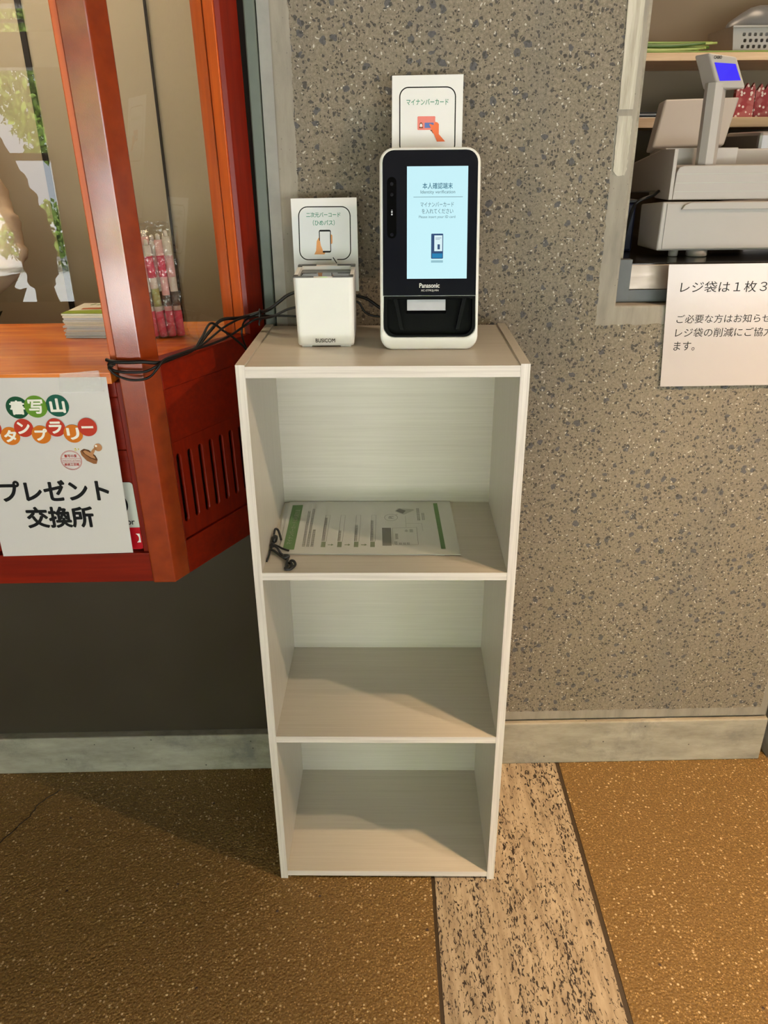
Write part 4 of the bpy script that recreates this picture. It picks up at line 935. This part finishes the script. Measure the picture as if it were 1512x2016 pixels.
# ------------------------------------------------------------------ people
def skin(name, J, bones, mat, parent, sub=2, root=0, wr=0.0):
    me = bpy.data.meshes.new(name); names = list(J)
    me.from_pydata([J[k][0] for k in names], [(names.index(a), names.index(b)) for a, b in bones], [])
    ob = bpy.data.objects.new(name, me); COL.objects.link(ob)
    sk = ob.modifiers.new('skin', 'SKIN'); sk.use_smooth_shade = True
    for i, k in enumerate(names):
        r = J[k][1]; me.skin_vertices[0].data[i].radius = (r, r) if not hasattr(r, '__len__') else r
    me.skin_vertices[0].data[root].use_root = True
    ss = ob.modifiers.new('sub', 'SUBSURF'); ss.levels = ss.render_levels = sub
    dg = bpy.context.evaluated_depsgraph_get(); dg.update()
    m2 = bpy.data.meshes.new_from_object(ob.evaluated_get(dg))
    bpy.data.objects.remove(ob); bpy.data.meshes.remove(me)
    if wr:
        for v in m2.vertices:
            c = v.co; q = math.sin(c.z * 95 + c.x * 40 + 2 * math.sin(c.y * 50)) * .55 + math.sin(c.z * 170 - c.x * 90 + c.y * 60) * .45
            v.co = c + v.normal * q * wr
    m2.materials.clear(); m2.materials.append(mat)
    for p in m2.polygons: p.use_smooth = True
    o = bpy.data.objects.new(name, m2); COL.objects.link(o); o.parent = parent; return o
m_skin = plain('skin', (.50, .29, .20), .5, .05, 20); m_hair = plain('black_hair', (.012, .010, .010), .5)
def person(label, loc, rz, arms, m_top, m_leg, h=1.0):
    t = thing('person', label, 'person', loc, (0, 0, rz)); V = Vector
    J = {'pelvis': ((0, 0, .92 * h), .10), 'waist': ((0, 0, 1.06 * h), .095), 'chest': ((0, .0, 1.24 * h), .115), 'neck0': ((0, 0, 1.38 * h), .06), 'neck': ((0, -.005, 1.44 * h), .05), 'head0': ((0, -.015, 1.51 * h), .070), 'head1': ((0, -.010, 1.585 * h), .078), 'head2': ((0, 0, 1.64 * h), .055)}
    B = [('pelvis', 'waist'), ('waist', 'chest'), ('chest', 'neck0'), ('neck0', 'neck'), ('neck', 'head0'), ('head0', 'head1'), ('head1', 'head2')]
    for s_, n_ in ((1, 'l'), (-1, 'r')):
        sh_, el, wr_ = [V(p) for p in arms[n_]]
        d = (wr_ - el).normalized(); palm = wr_ + d * .075
        J[n_ + 'sh'] = (tuple(sh_), .055); J[n_ + 'el'] = (tuple(el), .040); J[n_ + 'wr'] = (tuple(wr_), .026); J[n_ + 'pa'] = (tuple(palm), (.036, .016))
        B += [('chest', n_ + 'sh'), (n_ + 'sh', n_ + 'el'), (n_ + 'el', n_ + 'wr'), (n_ + 'wr', n_ + 'pa')]
        sd = d.cross(V((0, 1, 0))); sd = (sd if sd.length > .1 else d.cross(V((0, 0, 1)))).normalized(); cu = d.cross(sd).normalized()
        for q, (off, ln) in enumerate(((-.027, .072), (-.009, .082), (.009, .078), (.027, .062))):
            a = palm + sd * off + d * .012; b_ = a + d * ln * .5 + cu * .006; c = b_ + d * ln * .42 + cu * .016
            for kk, p, r_ in (('a', a, .010), ('b', b_, .0088), ('c', c, .0072)): J['%sf%d%s' % (n_, q, kk)] = (tuple(p), r_)
            B += [(n_ + 'pa', '%sf%da' % (n_, q)), ('%sf%da' % (n_, q), '%sf%db' % (n_, q)), ('%sf%db' % (n_, q), '%sf%dc' % (n_, q))]
        a = wr_ + d * .025 - sd * .026; b_ = a + d * .035 - sd * .02 + cu * .01; c = b_ + d * .028 + cu * .008
        for kk, p, r_ in (('a', a, .012), ('b', b_, .010), ('c', c, .008)): J[n_ + 't' + kk] = (tuple(p), r_)
        B += [(n_ + 'wr', n_ + 'ta'), (n_ + 'ta', n_ + 'tb'), (n_ + 'tb', n_ + 'tc')]
        J[n_ + 'hip'] = ((s_ * .09, 0, .86 * h), .085); J[n_ + 'kn'] = ((s_ * .10, -.01, .47 * h), .058); J[n_ + 'an'] = ((s_ * .105, .01, .075), .038); J[n_ + 'to'] = ((s_ * .12, -.15, .030), .028)
        B += [('pelvis', n_ + 'hip'), (n_ + 'hip', n_ + 'kn'), (n_ + 'kn', n_ + 'an'), (n_ + 'an', n_ + 'to')]
    body = skin('body', J, B, m_skin, t)
    G = {k: (J[k][0], J[k][1] if hasattr(J[k][1], '__len__') else J[k][1] * 1.0 + .018) for k in ('pelvis', 'waist', 'chest', 'neck0')}; G['chest'] = (G['chest'][0], .145); G['waist'] = (G['waist'][0], .135); G['pelvis'] = (G['pelvis'][0], .135)
    GB = [('pelvis', 'waist'), ('waist', 'chest'), ('chest', 'neck0')]
    for n_ in 'lr':
        sh_, el, wr_ = [V(p) for p in arms[n_]]
        G[n_ + 'sh'] = (tuple(sh_), .078); G[n_ + 'ua'] = (tuple((sh_ + el) / 2), .066); G[n_ + 'el'] = (tuple(el), .062); G[n_ + 'fa'] = (tuple((el + wr_) / 2), .056); G[n_ + 'wr'] = (tuple(wr_), .044)
        GB += [('chest', n_ + 'sh'), (n_ + 'sh', n_ + 'ua'), (n_ + 'ua', n_ + 'el'), (n_ + 'el', n_ + 'fa'), (n_ + 'fa', n_ + 'wr')]
    skin('jacket', G, GB, m_top, t, 3, wr=.0055)
    G = {k: (J[k][0], (J[k][1] if not hasattr(J[k][1], '__len__') else .03) + .016) for k in ('pelvis', 'lhip', 'rhip', 'lkn', 'rkn', 'lan', 'ran')}
    skin('trousers', G, [('pelvis', 'lhip'), ('lhip', 'lkn'), ('lkn', 'lan'), ('pelvis', 'rhip'), ('rhip', 'rkn'), ('rkn', 'ran')], m_leg, t)
    hd = MB(); hd.blob((0, .012, 1.625 * h), .098, 3, (.92, 1.05, .80)); hd.blob((0, .055, 1.56 * h), .075, 3, (1.0, .7, 1.1)); hd.build('hair', m_hair, body)
    fm = MB(); fm.blob((0, -.098, 1.555 * h), .014, 2, (.8, 1, 1.3)); fm.blob((-.085, 0, 1.56 * h), .022, 2, (.4, .8, 1.3)); fm.blob((.085, 0, 1.56 * h), .022, 2, (.4, .8, 1.3)); fm.build('nose_and_ears', m_skin, body)
    for s_ in (-1, 1):
        e = MB(); e.blob((s_ * .030, -.082, 1.575 * h), .010, 2, (1.2, .6, .7)); e.build('eye', m_ik, body)
    e = MB(); e.blob((0, -.086, 1.515 * h), .018, 2, (1.2, .35, .3)); e.build('mouth', plain('lips', (.35, .12, .10), .5), body)
    return t
m_beige = plain('beige_jacket_cloth', (.70, .52, .37), .8, .06, 300); m_blackc = plain('black_trouser_cloth', (.012, .012, .013), .8)
person('person in a crumpled beige jacket behind the booth glass at the left edge', (-.845, .70, 0), 0,
       {'l': ((.175, .0, 1.345), (.258, -.035, 1.085), (.09, -.23, 1.010)), 'r': ((-.175, 0, 1.345), (-.25, -.03, 1.09), (-.12, -.22, 1.03))}, m_beige, m_blackc)
m_navy = plain('dark_coat_cloth', (.030, .028, .030), .8)
person('person in a dark coat standing beside the viewer, seen mirrored in the booth glass', (-1.12, -1.33, 0), R(180),
       {'l': ((.175, .0, 1.32), (.27, .02, 1.07), (.285, -.05, .84)), 'r': ((-.175, 0, 1.32), (-.27, .02, 1.07), (-.30, -.06, .90))}, m_navy, m_blackc, .98)

# ------------------------------------------------------------------ trees and hedge outside, mirrored in the booth glass
m_bark = plain('tree_bark', (.10, .075, .05), .9, .2, 20)
def leaf_mat(nm, a, b):
    n = NT(nm); n.col(n.mix(n.noise(n.co(), 2.5, 3), a, b)); n.set(Roughness=.5, Transmission_Weight=0.0); return n.m
m_lv = [leaf_mat('fresh_green_foliage', (.16, .30, .03), (.36, .48, .08)), leaf_mat('deep_green_foliage', (.12, .24, .03), (.30, .40, .08)), leaf_mat('yellow_green_foliage', (.28, .36, .05), (.52, .55, .15))]
def leaves(m, c, rad, nleaf, size):
    for _ in range(nleaf):
        while True:
            p = Vector((random.uniform(-1, 1), random.uniform(-1, 1), random.uniform(-1, 1)))
            if p.length < 1: break
        p = Vector((p.x * rad[0], p.y * rad[1], p.z * rad[2])) + Vector(c)
        q = Euler((random.uniform(0, 6.3), random.uniform(0, 6.3), random.uniform(0, 6.3))).to_matrix()
        s_ = size * random.uniform(.6, 1.4)
        vs = [m.bm.verts.new(p + q @ Vector(v) * s_) for v in ((-.5, 0, 0), (0, -.28, .06), (.5, 0, 0), (0, .28, .06))]
        m.bm.faces.new(vs)
for i, (x, y, h_, k, lab) in enumerate(((-6.6, -11.0, 5.2, 1, 'deep green tree outside, leftmost beyond the hall front'), (-3.7, -10.4, 4.8, 0, 'fresh green tree outside beyond the left window post'), (-1.1, -11.2, 5.4, 2, 'yellow green tree outside behind the viewer'), (1.6, -10.6, 5.0, 0, 'fresh green tree outside beyond the right window bay'), (4.6, -11.4, 5.4, 1, 'deep green tree outside, rightmost beyond the hall front'))):
    t = thing('tree', lab, 'tree', (x, y, -.06), (0, 0, 0), None)
    m = MB(); m.tube([(0, 0, 0), (.05, .02, h_ * .3), (-.05, .05, h_ * .7)], .12, 8, radii=[.14, .11, .05]); m.tube([(.05, .02, h_ * .3), (.45, .1, h_ * .6)], .05, 6, smooth=False); m.tube([(.02, .02, h_ * .35), (-.45, -.1, h_ * .62)], .05, 6, smooth=False); m.build('trunk', m_bark, t)
    m = MB()
    for c, r_ in (((0, 0, h_ * .62), (.95, .9, 1.3)), ((.5, .2, h_ * .5), (.65, .8, .8)), ((-.55, .1, h_ * .52), (.65, .8, .9)), ((.1, .3, h_ * .36), (.8, .7, .6))): leaves(m, c, r_, 1500, .115)
    o = m.build('foliage', m_lv[k], t, nrm=False); o['kind'] = 'stuff'
for i in range(6):
    m = MB(); leaves(m, (0, 0, .42), (.72, .38, .42), 700, .11); o = m.build('shrub', m_lv[i % 3], nrm=False); o.location = (-5.4 + 1.5 * i, -9.2, -.04); tag(o, 'clipped green shrub in the row outside the hall front, number %s from the left' % ('one', 'two', 'three', 'four', 'five', 'six')[i], 'shrub', 'shrubs outside')
